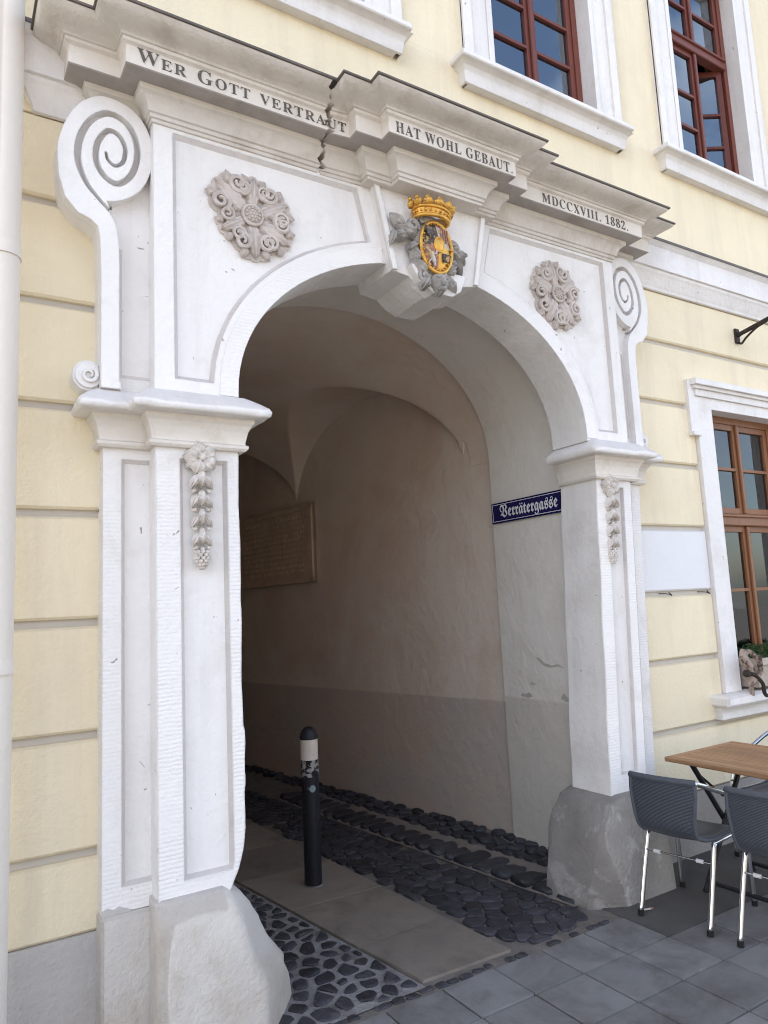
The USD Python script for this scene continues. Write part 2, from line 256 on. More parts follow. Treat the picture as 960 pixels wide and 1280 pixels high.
def loft(rings, cap=True, closed=True):
    n, R = len(rings[0]), len(rings); v = np.vstack(rings); f = []
    for i in range(R-1):
        for j in range(n if closed else n-1):
            a, b = i*n+j, i*n+(j+1) % n; f += [(a, b, b+n), (a, b+n, a+n)]
    v = list(map(tuple, v))
    if cap:
        for i, flip in ((0, True), (R-1, False)):
            c = len(v); v.append(tuple(np.mean(rings[i], 0)))
            for j in range(n):
                a, b = i*n+j, i*n+(j+1) % n; f.append((c, b, a) if flip else (c, a, b))
    m = trimesh.Trimesh(np.array(v), np.array(f), process=False)
    if cap and closed and m.volume < 0: m.invert()
    return m
def tube(P, r, n=10, cap=True):
    P = np.asarray(P, float); r = np.broadcast_to(np.asarray(r, float), (len(P),)); t = np.gradient(P, axis=0); t /= np.linalg.norm(t, axis=1)[:, None]
    a = np.array([0, 0, 1.0]) if abs(t[0][2]) < 0.9 else np.array([1.0, 0, 0]); u = np.cross(t[0], a); u /= np.linalg.norm(u); R = []
    for i in range(len(P)):
        u = u-t[i]*(u@t[i]); u /= np.linalg.norm(u); w = np.cross(t[i], u)
        R.append([P[i]+r[i]*(math.cos(2*PI*j/n)*u+math.sin(2*PI*j/n)*w) for j in range(n)])
    return loft(R, cap)
def smoothpath(P, n=8):
    """Catmull-Rom through the points"""
    P = np.asarray(P, float); Q = np.vstack([2*P[0]-P[1], P, 2*P[-1]-P[-2]]); out = []
    for i in range(1, len(Q)-2):
        for k in range(n):
            s = k/n; a, b, c, d = Q[i-1:i+3]
            out.append(0.5*(2*b+(c-a)*s+(2*a-5*b+4*c-d)*s*s+(3*b-a-3*c+d)*s**3))
    out.append(P[-1]); return np.array(out)
def ell(c, r, sub=2, rot=None):
    s = trimesh.creation.icosphere(subdivisions=sub); v = np.array(s.vertices)*np.array(r)
    if rot is not None: v = v@np.array(rot).T
    return trimesh.Trimesh(v+np.array(c), s.faces, process=False)
def rough(m, amp, sc, seed=0):
    m = tm(m).copy(); v = np.array(m.vertices); n = np.array(m.vertex_normals)
    d = meshkit.fbm(v*sc+17.3, 3, seed)-0.5; m.vertices = v+n*(d*2*amp)[:, None]; return m
def sweep(plan, sides, profile, crack=None):
    """moulding: plan = wall outline (x, y); sides = -1 / +1 (which way x moves out); profile = (out, z) pairs"""
    rows = []
    for (d, z) in profile:
        rows.append([(x+s*d, y-(d if fr else 0), z) for (x, y), (s, fr) in zip(plan, sides)])
    rows = np.array(rows)
    if crack: rows = crack(rows, profile)
    R, n = rows.shape[:2]; f = []
    for i in range(R-1):
        for j in range(n-1):
            a, b, c, d = i*n+j, i*n+j+1, (i+1)*n+j+1, (i+1)*n+j; f += [(a, b, c), (a, c, d)]
    return trimesh.Trimesh(rows.reshape(-1, 3), np.array(f), process=False)
GL = json.loads('''{"W":[268,[[[-7,192,-7,199,79,199,79,192,64,188,62,173,98,70,131,153,121,184,113,190,100,192,100,199,192,199,192,192,179,190,173,185,173,175,208,74,240,173,239,185,233,190,221,192,221,199,274,199,274,192,265,189,254,173,196,-4,186,-3,138,134,85,-1,83,-5,75,-5,13,177,5,189]]]],"E":[193,[[[6,0,7,8,17,8,29,15,33,31,32,175,25,188,7,192,7,199,175,199,175,140,168,140,161,165,152,176,142,182,117,188,90,188,81,183,81,108,98,109,110,114,122,131,125,150,133,151,133,52,125,52,121,78,111,90,97,96,81,97,80,21,85,15,96,12,138,17,164,34,179,63,188,63,176,0]]]],"R":[207,[[[7,0,7,8,25,12,32,25,32,175,27,186,7,192,7,199,117,199,144,194,167,183,176,173,181,161,181,133,176,122,167,111,139,96,190,20,199,10,210,8,211,0,148,0,87,93,79,92,80,23,89,11,106,8,106,0],[79,104,91,102,112,106,128,121,133,145,131,164,126,176,114,186,96,189,86,187,81,183]]]],"G":[223,[[[12,93,15,128,25,156,45,179,61,191,78,199,103,204,129,203,165,191,174,191,183,204,191,204,191,134,183,135,166,167,153,181,138,190,111,194,87,184,77,170,68,145,64,86,70,50,83,24,101,9,131,6,142,10,148,18,150,62,145,74,121,79,121,87,219,87,219,79,203,77,196,67,194,12,164,1,136,-4,101,-4,73,3,51,15,31,34,19,58]]]],"O":[230,[[[12,93,16,130,33,166,65,192,103,204,128,204,148,200,182,181,198,165,211,142,219,104,217,77,211,58,194,30,178,16,154,2,123,-5,97,-4,75,2,42,24,21,55],[65,121,66,64,80,26,92,13,107,6,125,6,141,13,157,35,166,76,164,137,159,156,148,177,136,188,120,194,103,193,90,187,81,178,72,161]]]],"T":[185,[[[5,199,179,199,179,139,173,139,168,160,153,180,135,188,116,189,116,25,124,11,143,8,143,0,40,0,40,8,60,12,68,24,69,189,50,188,34,181,18,161,13,139,5,139]]]],"V":[187,[[[-6,192,-6,199,92,199,92,192,72,189,67,177,113,65,155,173,154,186,147,190,130,192,130,199,193,199,193,192,181,189,171,176,101,-6,93,-6,91,-3,15,177,5,189]]]],"A":[191,[[[-4,8,7,11,15,18,89,203,98,204,170,34,180,15,194,8,194,0,100,0,100,8,116,10,124,19,110,58,45,58,32,19,35,14,43,9,56,8,56,0,-4,0],[51,73,105,71,78,138,76,136]]]],"U":[216,[[[7,199,105,199,105,192,85,187,79,177,79,49,88,23,97,15,113,10,135,11,152,18,165,33,171,51,172,174,164,187,144,192,144,199,208,199,208,192,193,188,185,175,184,58,177,30,163,10,140,-2,101,-6,69,0,47,15,36,34,32,53,31,177,25,187,7,192]]]],"H":[229,[[[7,0,7,8,25,12,32,25,32,175,27,186,7,192,7,199,106,199,106,192,89,189,81,182,80,110,150,110,149,179,143,188,124,192,124,199,223,199,223,192,204,188,197,175,197,26,201,15,208,10,222,8,223,0,124,0,124,8,139,10,148,19,148,97,79,96,80,23,89,11,106,8,106,0]]]],"L":[187,[[[7,0,7,8,25,12,32,25,32,175,25,188,7,192,7,199,110,199,110,192,91,190,84,185,80,178,81,19,87,14,97,12,120,13,140,18,164,37,178,67,187,68,176,1]]]],"B":[194,[[[7,0,7,8,25,12,32,26,32,173,28,185,18,191,7,192,7,199,117,199,147,192,163,182,173,166,172,138,157,120,129,108,162,96,179,77,183,50,180,37,172,23,151,8,125,1],[80,25,84,14,105,11,118,16,127,27,131,43,130,74,123,89,110,98,79,100],[79,112,95,111,109,115,122,129,125,141,124,168,118,180,108,188,91,190,81,185]]]],"C":[205,[[[12,85,13,122,21,147,39,175,61,191,85,201,121,204,170,190,180,195,183,204,191,204,191,135,183,135,169,163,152,182,132,192,110,194,93,188,80,176,72,161,65,134,65,68,71,46,82,27,103,13,133,11,159,21,188,46,196,38,166,9,143,-1,121,-5,95,-4,73,2,50,15,32,32,19,57]]]],"D":[217,[[[7,199,124,198,155,189,178,174,197,146,205,113,202,67,186,32,165,14,130,2,9,0,9,8,25,11,32,25,32,172,28,185,18,191,7,192],[79,27,83,14,91,11,106,11,124,17,140,33,151,63,153,123,145,157,127,181,108,189,87,188,80,180]]]],"M":[277,[[[6,0,6,8,17,9,28,15,33,32,32,178,26,188,7,192,7,199,81,199,139,65,196,199,271,199,271,192,250,185,245,171,246,22,254,10,270,8,270,0,174,0,174,8,188,10,196,16,199,27,198,171,126,0,118,0,46,166,47,22,53,12,74,8,75,0]]]],"X":[206,[[[5,8,15,9,32,20,84,91,30,175,17,189,6,192,6,199,107,199,107,192,87,189,83,179,115,127,148,177,148,185,142,190,128,192,128,199,201,199,201,192,183,189,166,176,124,115,185,18,194,10,203,8,203,0,104,0,105,8,119,9,126,14,127,19,123,30,92,79,55,25,55,15,63,9,76,8,76,0,5,0]]]],"I":[114,[[[6,0,6,8,19,10,30,18,33,31,32,179,25,189,6,192,6,199,107,199,107,192,87,188,80,178,80,24,89,12,108,8,108,0]]]],"1":[165,[[[13,166,13,174,43,185,77,211,111,211,112,26,121,16,150,16,150,0,28,0,28,16,57,16,63,19,67,25,68,180,50,162,35,152,22,153]]]],"8":[165,[[[9,46,10,66,16,79,32,95,51,106,26,126,17,146,17,173,27,194,48,208,70,213,103,212,128,201,143,181,146,152,138,135,108,113,134,98,153,74,155,43,144,20,131,9,114,1,92,-3,61,-2,40,4,27,12,16,25],[49,63,53,31,65,18,77,14,92,15,103,21,113,36,114,60,101,78,71,94,53,75],[58,158,63,141,76,131,91,125,103,136,108,147,110,163,107,178,95,193,74,195,60,180]]]],"2":[165,[[[10,0,11,31,79,103,94,130,99,153,99,171,94,186,84,194,72,195,62,191,54,180,49,144,28,147,21,151,13,162,12,180,17,191,37,207,62,213,97,212,123,203,134,193,141,181,143,154,139,141,110,101,40,33,115,33,128,44,133,62,151,62,149,0]]]],".":[78,[[[22,24,30,34,50,33,58,21,55,3,45,-4,27,-1,22,8]]]],"fe":[123,[[[19,37,19,109,75,150,82,150,111,109,113,101,55,58,52,51,61,37,73,31,94,33,105,42,112,35,67,-7,60,-3,59,2,40,10,26,22],[52,70,82,91,61,126,52,116]]]],"fr":[110,[[[7,116,35,149,55,130,59,114,72,132,79,150,88,150,94,137,105,127,105,116,95,106,91,94,81,95,80,104,72,114,59,95,60,40,79,29,92,38,99,32,58,-7,50,-3,53,2,51,6,18,19,18,27,22,32,25,41,25,98,19,115,12,111]]]],"fa":[138,[[[11,35,7,72,15,94,25,108,65,145,76,146,87,138,123,127,123,119,114,110,114,35,121,28,132,36,137,29,106,-7,98,-2,100,3,84,12,79,29,30,-7,25,-1,28,5],[41,74,46,44,51,33,58,28,79,44,79,109,53,121,43,106]]]],"ft":[94,[[[9,117,9,125,38,153,50,181,60,181,58,137,91,137,91,117,58,116,58,36,75,28,88,35,93,28,54,-7,46,-3,48,4,16,16,16,24,23,32,23,116]]]],"fg":[140,[[[11,-34,7,-19,34,-19,40,-39,60,-48,78,-46,93,-34,99,-23,100,-10,88,16,84,34,38,-3,29,-1,30,11,19,26,9,47,8,78,15,97,25,112,69,150,77,150,96,136,125,127,125,119,116,93,115,65,120,35,129,16,129,4,125,-19,116,-34,93,-53,77,-58,58,-59,34,-54,21,-46],[40,67,47,46,56,36,66,35,80,45,81,81,87,106,53,122,40,97]]]],"fs":[131,[[[9,93,10,101,21,116,56,149,60,150,89,134,103,135,112,143,116,154,115,162,106,174,98,177,87,175,79,168,74,158,61,167,72,181,84,187,100,187,120,175,125,160,123,138,93,99,114,81,124,60,121,37,104,18,69,1,61,-7,51,-7,45,2,13,21,11,30,26,41,32,50,33,58],[42,40,62,24,76,17,90,21,98,36,98,44,91,57,74,72,68,70],[36,110,58,77,82,105,68,109,45,123,37,118]]]],"fV":[255,[[[11,142,13,170,21,189,36,207,52,216,68,220,98,218,116,210,125,201,137,211,159,219,187,220,207,215,225,198,231,184,234,163,243,160,244,149,217,144,203,138,198,133,198,125,235,85,240,72,238,51,229,36,202,13,178,1,152,-6,136,-6,119,2,86,27,65,38,53,37,33,28,29,40,75,68,94,70,98,73,109,101,110,139,100,166,80,183,69,186,53,185,41,180,31,171,24,153,29,128,46,110,63,102,81,99,79,87,73,87,52,93,30,106,17,123],[108,64,146,32,174,18,190,20,205,38,205,50,201,60,168,97,160,111,159,124,163,136,178,147,196,153,192,160,187,191,176,203,154,204,141,197,133,189,144,156,142,121,128,89]]]]}''')
def glyphs(keys, cap, track=0.0, xs=1.0, space=0.45):
    """[(key, offset, polygon)] of a line of writing with capitals cap high, and its length"""
    x, out = 0.0, []
    for k in keys:
        sc = 1.0
        if isinstance(k, tuple): k, sc = k
        if k == ' ': x += space*cap*xs; continue
        adv, polys = GL[k]; s = cap*sc/200.0; P = []
        for rings in polys:
            rr = [np.array(q, float).reshape(-1, 2)*[s*xs, s] for q in rings]; P.append(Polygon(rr[0], rr[1:]).buffer(0))
        out.append((k, affinity.translate(unary_union(P), x, 0))); x += adv*s*xs+track*cap
    return out, x-track*cap

# ================================================================== ground
X0, PIT = 3.294, 0.343
struct('square', bx(-60, 70, -75, 0.3, G-0.6, G-0.05), m_square)
pave = struct('pavement', bx(-9, 14, -2.8, -0.33, G-0.3, G-0.012), m_joint)
rowsY = [-0.385, -0.711, -1.061, -1.41, -1.755, -2.10, -2.445, -2.79]
for ri in range(len(rowsY)-1):
    y1, y0 = rowsY[ri], rowsY[ri+1]
    for k in range(-7, 9):
        x0 = X0+k*PIT; x1 = x0+PIT
        if ri == 0 and x0 > X0+PIT*0.9: continue
        dz = rng.uniform(-0.003, 0.003); g = 0.0045
        part(pave, 'paving_slab', cbx(x0+g+rng.uniform(-.001, .001), x1-g, y0+g, y1-g, G-0.05, G+dz, 0.004), m_pav)
dk = struct('dark_pavement', bx(X0+PIT+0.004, 9.0, -0.707, 0.02, G-0.25, G-0.003), m_dark)

# lane through the gateway: falls gently and swings left
def fz(x, y):
    y = np.maximum(np.asarray(y, float), -0.35); x = np.asarray(x, float)
    xr = 4.0-0.105*np.maximum(y-1.0, 0); xl = xr-2.8
    up = np.clip((x-(xr-0.5))/0.5, 0, 1)**1.5*0.10+np.clip(((xl+0.4)-x)/0.4, 0, 1)**1.5*0.08
    return G-0.0215*(y+0.35)+up*np.clip((y+0.1)/0.5, 0, 1)
def xc(y): return 2.6-0.105*max(y-1.0, 0)
gx, gy = np.linspace(0.2, 4.6, 60), np.r_[np.linspace(-0.375, 3, 60), np.linspace(3.1, 10.5, 50)]
XX, YY = np.meshgrid(gx, gy)
XX2 = XX-0.105*np.maximum(YY-1.0, 0)
ZZ = fz(XX2, YY)-0.008+0.006*(meshkit.fbm(np.stack([XX2*5, YY*5, YY*0], -1), 3)-0.5)
nx = len(gx); ids = np.arange(XX.size).reshape(XX.shape)
F4 = np.stack([ids[:-1, :-1], ids[:-1, 1:], ids[1:, 1:], ids[1:, :-1]], -1).reshape(-1, 4)
lane = struct('passage_floor', (np.stack([XX2, YY, ZZ], -1).reshape(-1, 3), F4), m_mortar_dark, True)
xl_ = lambda y: 2.217-0.1135*(y+0.314)
xr_ = lambda y: 2.824-0.034*(y+0.324)
xg_ = lambda y: 3.555-0.070*(y-0.19)
xw_ = lambda y: 4.03-0.105*max(y-1.0, 0)
# light mortar bed on the left, a sheet a few millimetres above the joint bed
def strip(fa, fb, ya, yb, dz, n=60, m=10):
    yy = np.linspace(ya, yb, n); V = []
    for y in yy:
        for s in np.linspace(0, 1, m):
            x = fa(y)*(1-s)+fb(y)*s; V.append((x, y, float(fz(x, y))+dz+0.006*(float(meshkit.fbm(np.array([x*9, y*9, 3.0]), 3))-0.5)))
    i = np.arange(n*m).reshape(n, m)
    return (np.array(V), np.stack([i[:-1, :-1], i[:-1, 1:], i[1:, 1:], i[1:, :-1]], -1).reshape(-1, 4))
part(lane, 'mortar_bed', strip(lambda y: 1.25-0.105*max(y-1, 0), lambda y: xl_(y)-0.01, -0.33, 3.2, 0.001), m_mortar, True)
part(lane, 'gutter_mortar', strip(lambda y: xg_(y)-0.055, lambda y: xg_(y)+0.285, -0.1, 4.0, 0.003, 60, 12), M('gutter_mortar', (0.25, 0.215, 0.19), 0.9, 0.15, 9.0, bump=0.006, bs=60), True)

# large stone slabs down the middle
ys = [-0.30, 0.305, 1.03, 1.80, 2.50, 3.25, 4.0, 4.8, 5.6, 6.5]
for i in range(len(ys)-1):
    a, b = ys[i]+0.006, ys[i+1]-0.006; sk = (0.02, -0.03, 0.02, 0, 0.02, 0, 0, 0, 0, 0)
    P = []
    for dz in (-0.06, 0.007+rng.uniform(-0.002, 0.002)):
        for (x, y) in ((xl_(a)+0.01, a+sk[i]), (xr_(a)-0.01, a), (xr_(b)-0.01, b), (xl_(b)+0.01, b+sk[i+1])):
            P.append((x, y, float(fz(2.4, y))+dz))
    part(lane, 'stone_slab', trimesh.convex.convex_hull(np.array(P)), m_slab)

def cobble(poly, h, seed):
    r = np.random.default_rng(seed)
    q = poly.exterior; n = 11; c = np.array(poly.centroid.coords[0])
    pts = np.array([q.interpolate(s, normalized=True).coords[0] for s in np.linspace(0, 1, n, endpoint=False)])
    pts = c+(pts-c)*(1+r.uniform(-0.07, 0.05, (n, 1)))
    til = r.uniform(-0.08, 0.08, 2); zc = float(fz(c[0], c[1])); R = []
    for s, z in ((1.02, -0.03), (1.0, h*0.2), (0.92, h*0.75), (0.66, h+r.uniform(-.0015, .0015))):
        R.append(np.c_[c+(pts-c)*s, zc+z+(pts-c)@til+r.uniform(-0.002, 0.002, n)])
    return loft(R)
def cells(region, pitch, jit, gap, sm, seed, stretch=1.0):
    """stones of irregular outline that fill a region: shrunken Voronoi cells"""
    r = np.random.default_rng(seed); x0, y0, x1, y1 = region.bounds; P = []
    jit *= 1.15
    for j, y in enumerate(np.arange(y0-pitch*2, y1+pitch*2, pitch*0.9)):
        for x in np.arange(x0-pitch*2*stretch, x1+pitch*2*stretch, pitch*stretch):
            P.append((x+(j % 2)*pitch*stretch/2+r.uniform(-jit, jit)*pitch, y+r.uniform(-jit, jit)*pitch))
    V = Voronoi(np.array(P)); out = []
    for i, reg in enumerate(V.point_region):
        idx = V.regions[reg]
        if -1 in idx or len(idx) < 3: continue
        g = Polygon(V.vertices[idx])
        if not g.is_valid or not region.contains(g.centroid): continue
        gp = gap*r.uniform(0.7, 1.6)
        g = g.intersection(region).buffer(-gp-sm).buffer(sm, 3)
        for q in getattr(g, 'geoms', [g]):
            if q.area > pitch*pitch*0.10: out.append(q); break
    return out
def zone(fa, fb, ya, yb, n=30):
    yy = np.linspace(ya, yb, n); return Polygon([(fa(y), y) for y in yy]+[(fb(y), y) for y in yy[::-1]])
def lay(polys, name, h, mat, seed, limit):
    polys = sorted(polys, key=lambda p: p.centroid.y); rest = []
    for i, p in enumerate(polys):
        m = cobble(p, h*(0.8+0.4*((i*7919) % 97)/97), seed+i)
        if i < limit: part(lane, name, m, mat, True)
        else: rest.append(m)
    return rest
rest = []
left = cells(zone(lambda y: 1.30-0.105*max(y-1, 0), lambda y: xl_(y)-0.015, -0.32, 3.0), 0.125, 0.36, 0.014, 0.008, 3)
rest += lay(left, 'cobblestone', 0.013, m_cob, 100, 95)
right = cells(zone(lambda y: xr_(y)+0.012, lambda y: xg_(y)-0.055, -0.32, 6.5), 0.128, 0.34, 0.004, 0.009, 5, 1.15)
rest += lay(right, 'cobblestone', 0.011, m_cob, 400, 190)
rub = cells(zone(lambda y: xg_(y)+0.265, lambda y: xw_(y)+0.02, -0.1, 6.5), 0.118, 0.36, 0.003, 0.008, 8)
rest += lay(rub, 'rubble_stone', 0.016, m_cob, 800, 110)
far = cells(zone(lambda y: xw_(y)-2.8, lambda y: xl_(y)-0.02, 3.0, 6.5), 0.14, 0.3, 0.006, 0.015, 9)
rest += [cobble(p, 0.015, 1200+i) for i, p in enumerate(far)]
part(lane, 'cobblestones_far', cat(*rest), m_cob, True, kind='stuff')
y = -0.08; i = 0
while y < 4.0:                                       # row of big rounded stones along the gutter
    w = rng.uniform(0.15, 0.215); x = xg_(y+w/2); e = rng.uniform(0.24, 0.29)
    p = Polygon([(x-0.03, y+0.02), (x+0.09, y+0.006), (x+e, y+0.018+rng.uniform(-.012, .012)), (x+e+0.01, y+w-0.02), (x+0.1, y+w-0.006), (x-0.025, y+w-0.018)]).buffer(-0.008).buffer(0.010, 3)
    part(lane, 'edge_stone', cobble(p, 0.024, 2000+i), m_cob, True); y += w; i += 1
kx = 1.35
kerb = struct('kerb_bed', bx(1.0, 3.62, -0.388, -0.318, G-0.2, G-0.006), m_mortar_dark)
while kx < 3.60:
    w = rng.uniform(0.045, 0.11); yc = -0.353-0.02*(kx-2.3)/1.3
    yc += rng.uniform(-.008, .008); hh = rng.uniform(.014, .026); jt = lambda: rng.uniform(-.007, .007)
    p = Polygon([(kx+.008+jt(), yc-hh+jt()), (kx+w*.5+jt(), yc-hh+jt()*.7), (kx+w-.006+jt(), yc-hh+jt()), (kx+w-.004+jt()*.5, yc+jt()), (kx+w-.008+jt(), yc+hh+jt()), (kx+.006+jt(), yc+hh+jt())]).buffer(-.005).buffer(.004, 3)
    if p.geom_type != 'Polygon' or p.area < 2e-4 or rng.uniform() < 0.3: kx += w; continue
    part(kerb, 'kerb_stone', cobble(p, 0.004, 3000+int(kx*100)), m_cob, True); kx += w

# ================================================================== the yellow house
house = thing('yellow_house', 'cream yellow plastered house with grooved ground floor and white framed windows', 'house', (2.6, 0, G))
def arch(cx, hw, spring, rise, z0, n=48):
    a = np.linspace(0, PI, n+1)
    return Polygon([(cx+hw, z0)]+[(cx+hw*math.cos(t), spring+rise*math.sin(t)) for t in a]+[(cx-hw, z0)])
NICHE = arch(2.6, 1.40, 2.95, 1.10, G-0.3)
upper_open = [(1.21, 2.31), (3.43, 4.53), (5.65, 6.75), (7.87, 8.97)]
UZ0, UZ1 = 5.62, 7.95
lower_open = [(5.65, 6.75), (7.87, 8.97)]
LZ0, LZ1 = 0.93, 3.31
SPLIT = 4.28
up = sbox(-7, SPLIT, 12, 9.3)
for a, b in upper_open: up = up.difference(sbox(a, UZ0, b, UZ1))
part(house, 'upper_wall', fprism(up, 0.0, 0.34), m_cream)
lo = sbox(-7, G-0.3, 12, SPLIT).difference(NICHE.buffer(0.1))
for a, b in lower_open: lo = lo.difference(sbox(a, LZ0, b, LZ1))
part(house, 'lower_wall', fprism(lo, 0.028, 0.34), m_groove)
joints = [0.728+0.52*i for i in range(7)]
GJ = 0.036
def block(x0, x1, z0, z1, mat=m_cream): part(house, 'plaster_block', cbx(x0, x1, 0.0, 0.05, z0, z1, 0.012), mat)
for i in range(8):
    z1 = (joints[i]-GJ) if i < 7 else SPLIT-0.002; z0 = joints[i-1] if i else 0.37
    block(-0.9, 0.70, z0, z1)
    z0r = joints[i-1] if i else 0.24
    mat = m_whitepatch if i == 3 else m_cream
    if 1 <= i <= 5:
        block(4.50, 5.44, z0r, z1, mat); block(6.96, 7.66, z0r, z1); block(9.18, 12, z0r, z1)
    else: block(4.50, 12, z0r, z1, mat)
part(house, 'base_band', bx(-0.9, 0.70, -0.004, 0.05, G-0.2, 0.368), m_greyplaster)
part(house, 'base_band', bx(4.45, 12, -0.004, 0.05, G-0.2, 0.238), m_greybase)
# string course
SC = [(0.0, 4.275), (0.018, 4.278), (0.024, 4.30), (0.034, 4.315), (0.05, 4.345), (0.072, 4.385), (0.084, 4.40), (0.086, 4.425), (0.10, 4.428), (0.10, 4.62), (0.115, 4.635), (0.135, 4.655)]
SZ = [(0.135, 4.655), (0.142, 4.656), (0.142, 4.676), (0.0, 4.73)]
part(house, 'string_course', sweep([(0.36, 0.02), (0.36, 0), (0.80, 0)], [(-1, 0), (-1, 1), (0, 1)], SC), m_white)
part(house, 'string_course', sweep([(4.30, 0), (12, 0)], [(0, 1), (0, 1)], SC), m_white)
part(house, 'zinc_flashing', sweep([(0.36, 0.02), (0.36, 0), (0.80, 0)], [(-1, 0), (-1, 1), (0, 1)], SZ), m_zinc)
part(house, 'zinc_flashing', sweep([(4.30, 0), (12, 0)], [(0, 1), (0, 1)], SZ), m_zinc)
# roof and remaining walls (they stop the sun)
part(house, 'roof', cat(bx(-7.3, 12.3, -0.45, 10.8, 9.3, 9.5), bx(-7.3, 12.3, -0.55, -0.45, 9.35, 9.48)), m_zinc)
part(house, 'back_wall', cat(bx(-7, 12, 10.3, 10.6, G-.3, 9.3), bx(-7, -6.7, 0.34, 10.3, G-.3, 9.3), bx(11.7, 12, 0.34, 10.3, G-.3, 9.3)), m_cream)
part(house, 'upper_floor', bx(-6.7, 11.7, 0.34, 10.3, 4.95, 5.1), m_room)
part(house, 'inner_wall', cat(bx(-6.7, 11.7, 3.9, 4.0, 5.1, 9.3), bx(4.6, 11.7, 4.4, 4.5, G, 4.95)), m_room)

# windows
def window(x0, x1, z0, z1, mat, transom, munt_lo, munt_up, open_right=False):
    yf, fw = 0.10, 0.065
    fr = sbox(x0, z0, x1, z1).difference(sbox(x0+fw, z0+fw, x1-fw, z1-fw))
    win = part(house, 'window', fprism(fr, yf, yf+0.09), mat)
    part(win, 'transom', cat(cbx(x0+fw-0.01, x1-fw+0.01, yf-0.022, yf+0.07, transom-0.055, transom+0.055, 0.008), cbx(x0+fw, x1-fw, yf-0.04, yf+0.01, transom+0.02, transom+0.045, 0.006)), mat)
    xm = (x0+x1)/2
    def sash(a, b, c, d, munts, swing=0.0, name='sash'):
        sw = 0.052
        g = sbox(a, c, b, d).difference(sbox(a+sw, c+sw, b-sw, d-sw))
        for z in munts: g = g.union(sbox(a+sw-.005, z-0.013, b-sw+.005, z+0.013))
        m = fprism(g, yf+0.012, yf+0.06); pn = bx(a+sw-.004, b-sw+.004, yf+0.034, yf+0.038, c+sw-.004, d-sw+.004)
        if swing:
            R = trimesh.transformations.rotation_matrix(swing, [0, 0, 1], [b, yf+0.06, 0]); m.apply_transform(R); pn.apply_transform(R)
        s = part(win, name, m, mat); cuts = [c+sw]+list(munts)+[d-sw]
        part(s, 'pane', pn, m_glass if z0 > 4 else m_glass_low)
    g = 0.004
    sash(x0+fw, xm-g, z0+fw, transom-0.055, munt_lo); sash(xm+g, x1-fw, z0+fw, transom-0.055, munt_lo, -0.55 if open_right else 0.0)
    sash(x0+fw, xm-g, transom+0.055, z1-fw, munt_up); sash(xm+g, x1-fw, transom+0.055, z1-fw, munt_up)
    part(win, 'astragal', cat(cbx(xm-0.022, xm+0.022, yf-0.012, yf+0.013, z0+fw, transom-0.055, 0.008), cbx(xm-0.022, xm+0.022, yf-0.012, yf+0.013, transom+0.055, z1-fw, 0.008)), mat)
    return win
for i, (a, b) in enumerate(upper_open):
    w = window(a, b, UZ0, UZ1, m_mahog, 7.05, [6.165, 6.52], [7.48], i == 2)
    if i != 2:
        cv = []
        for (p, q) in ((a+0.02, a+0.22), (b-0.55, b-0.02)):
            xs = np.linspace(p, q, 40); pts = [(x, 0.36+0.018*math.sin((x-p)*75)+0.01*math.sin((x-p)*31)) for x in xs]
            V = np.array([(x, y, z) for z in (UZ0+0.02, UZ1) for x, y in pts]); n = len(pts)
            cv.append(trimesh.Trimesh(V, np.array([f for j in range(n-1) for f in ((j, j+1, n+j+1), (j, n+j+1, n+j))]), process=False))
        part(w, 'curtain', cat(*cv), m_curtain, True)
    o = sbox(a-0.29, UZ0, b+0.29, UZ1+0.3); h = sbox(a, UZ0, b, UZ1)
    part(house, 'window_surround', cat(fprism(o.difference(h.buffer(0.003, join_style=2)), -0.03, 0.06), fprism(o.difference(sbox(a-0.20, UZ0, b+0.20, UZ1+0.2)), -0.045, -0.02), fprism(sbox(a-0.05, UZ0-.01, b+0.05, UZ1+0.05).difference(h.buffer(-0.004, join_style=2)), -0.037, 0.1)), m_white)
    SP = [(0.05, UZ0-0.185), (0.062, UZ0-0.182), (0.068, UZ0-0.16), (0.075, UZ0-0.10), (0.092, UZ0-0.065), (0.12, UZ0-0.05)]
    part(house, 'window_sill', cat(cbx(a-0.40, b+0.30, -0.15, 0.10, UZ0-0.05, UZ0-0.004, 0.008), sweep([(a-0.26, 0.02), (a-0.26, 0), (b+0.2, 0), (b+0.2, 0.02)], [(-1, 0), (-1, 1), (1, 1), (1, 0)], SP), fprism(sbox(a-0.29, UZ0-0.185, b+0.22, UZ0-0.05), -0.05, 0.02)), m_white)
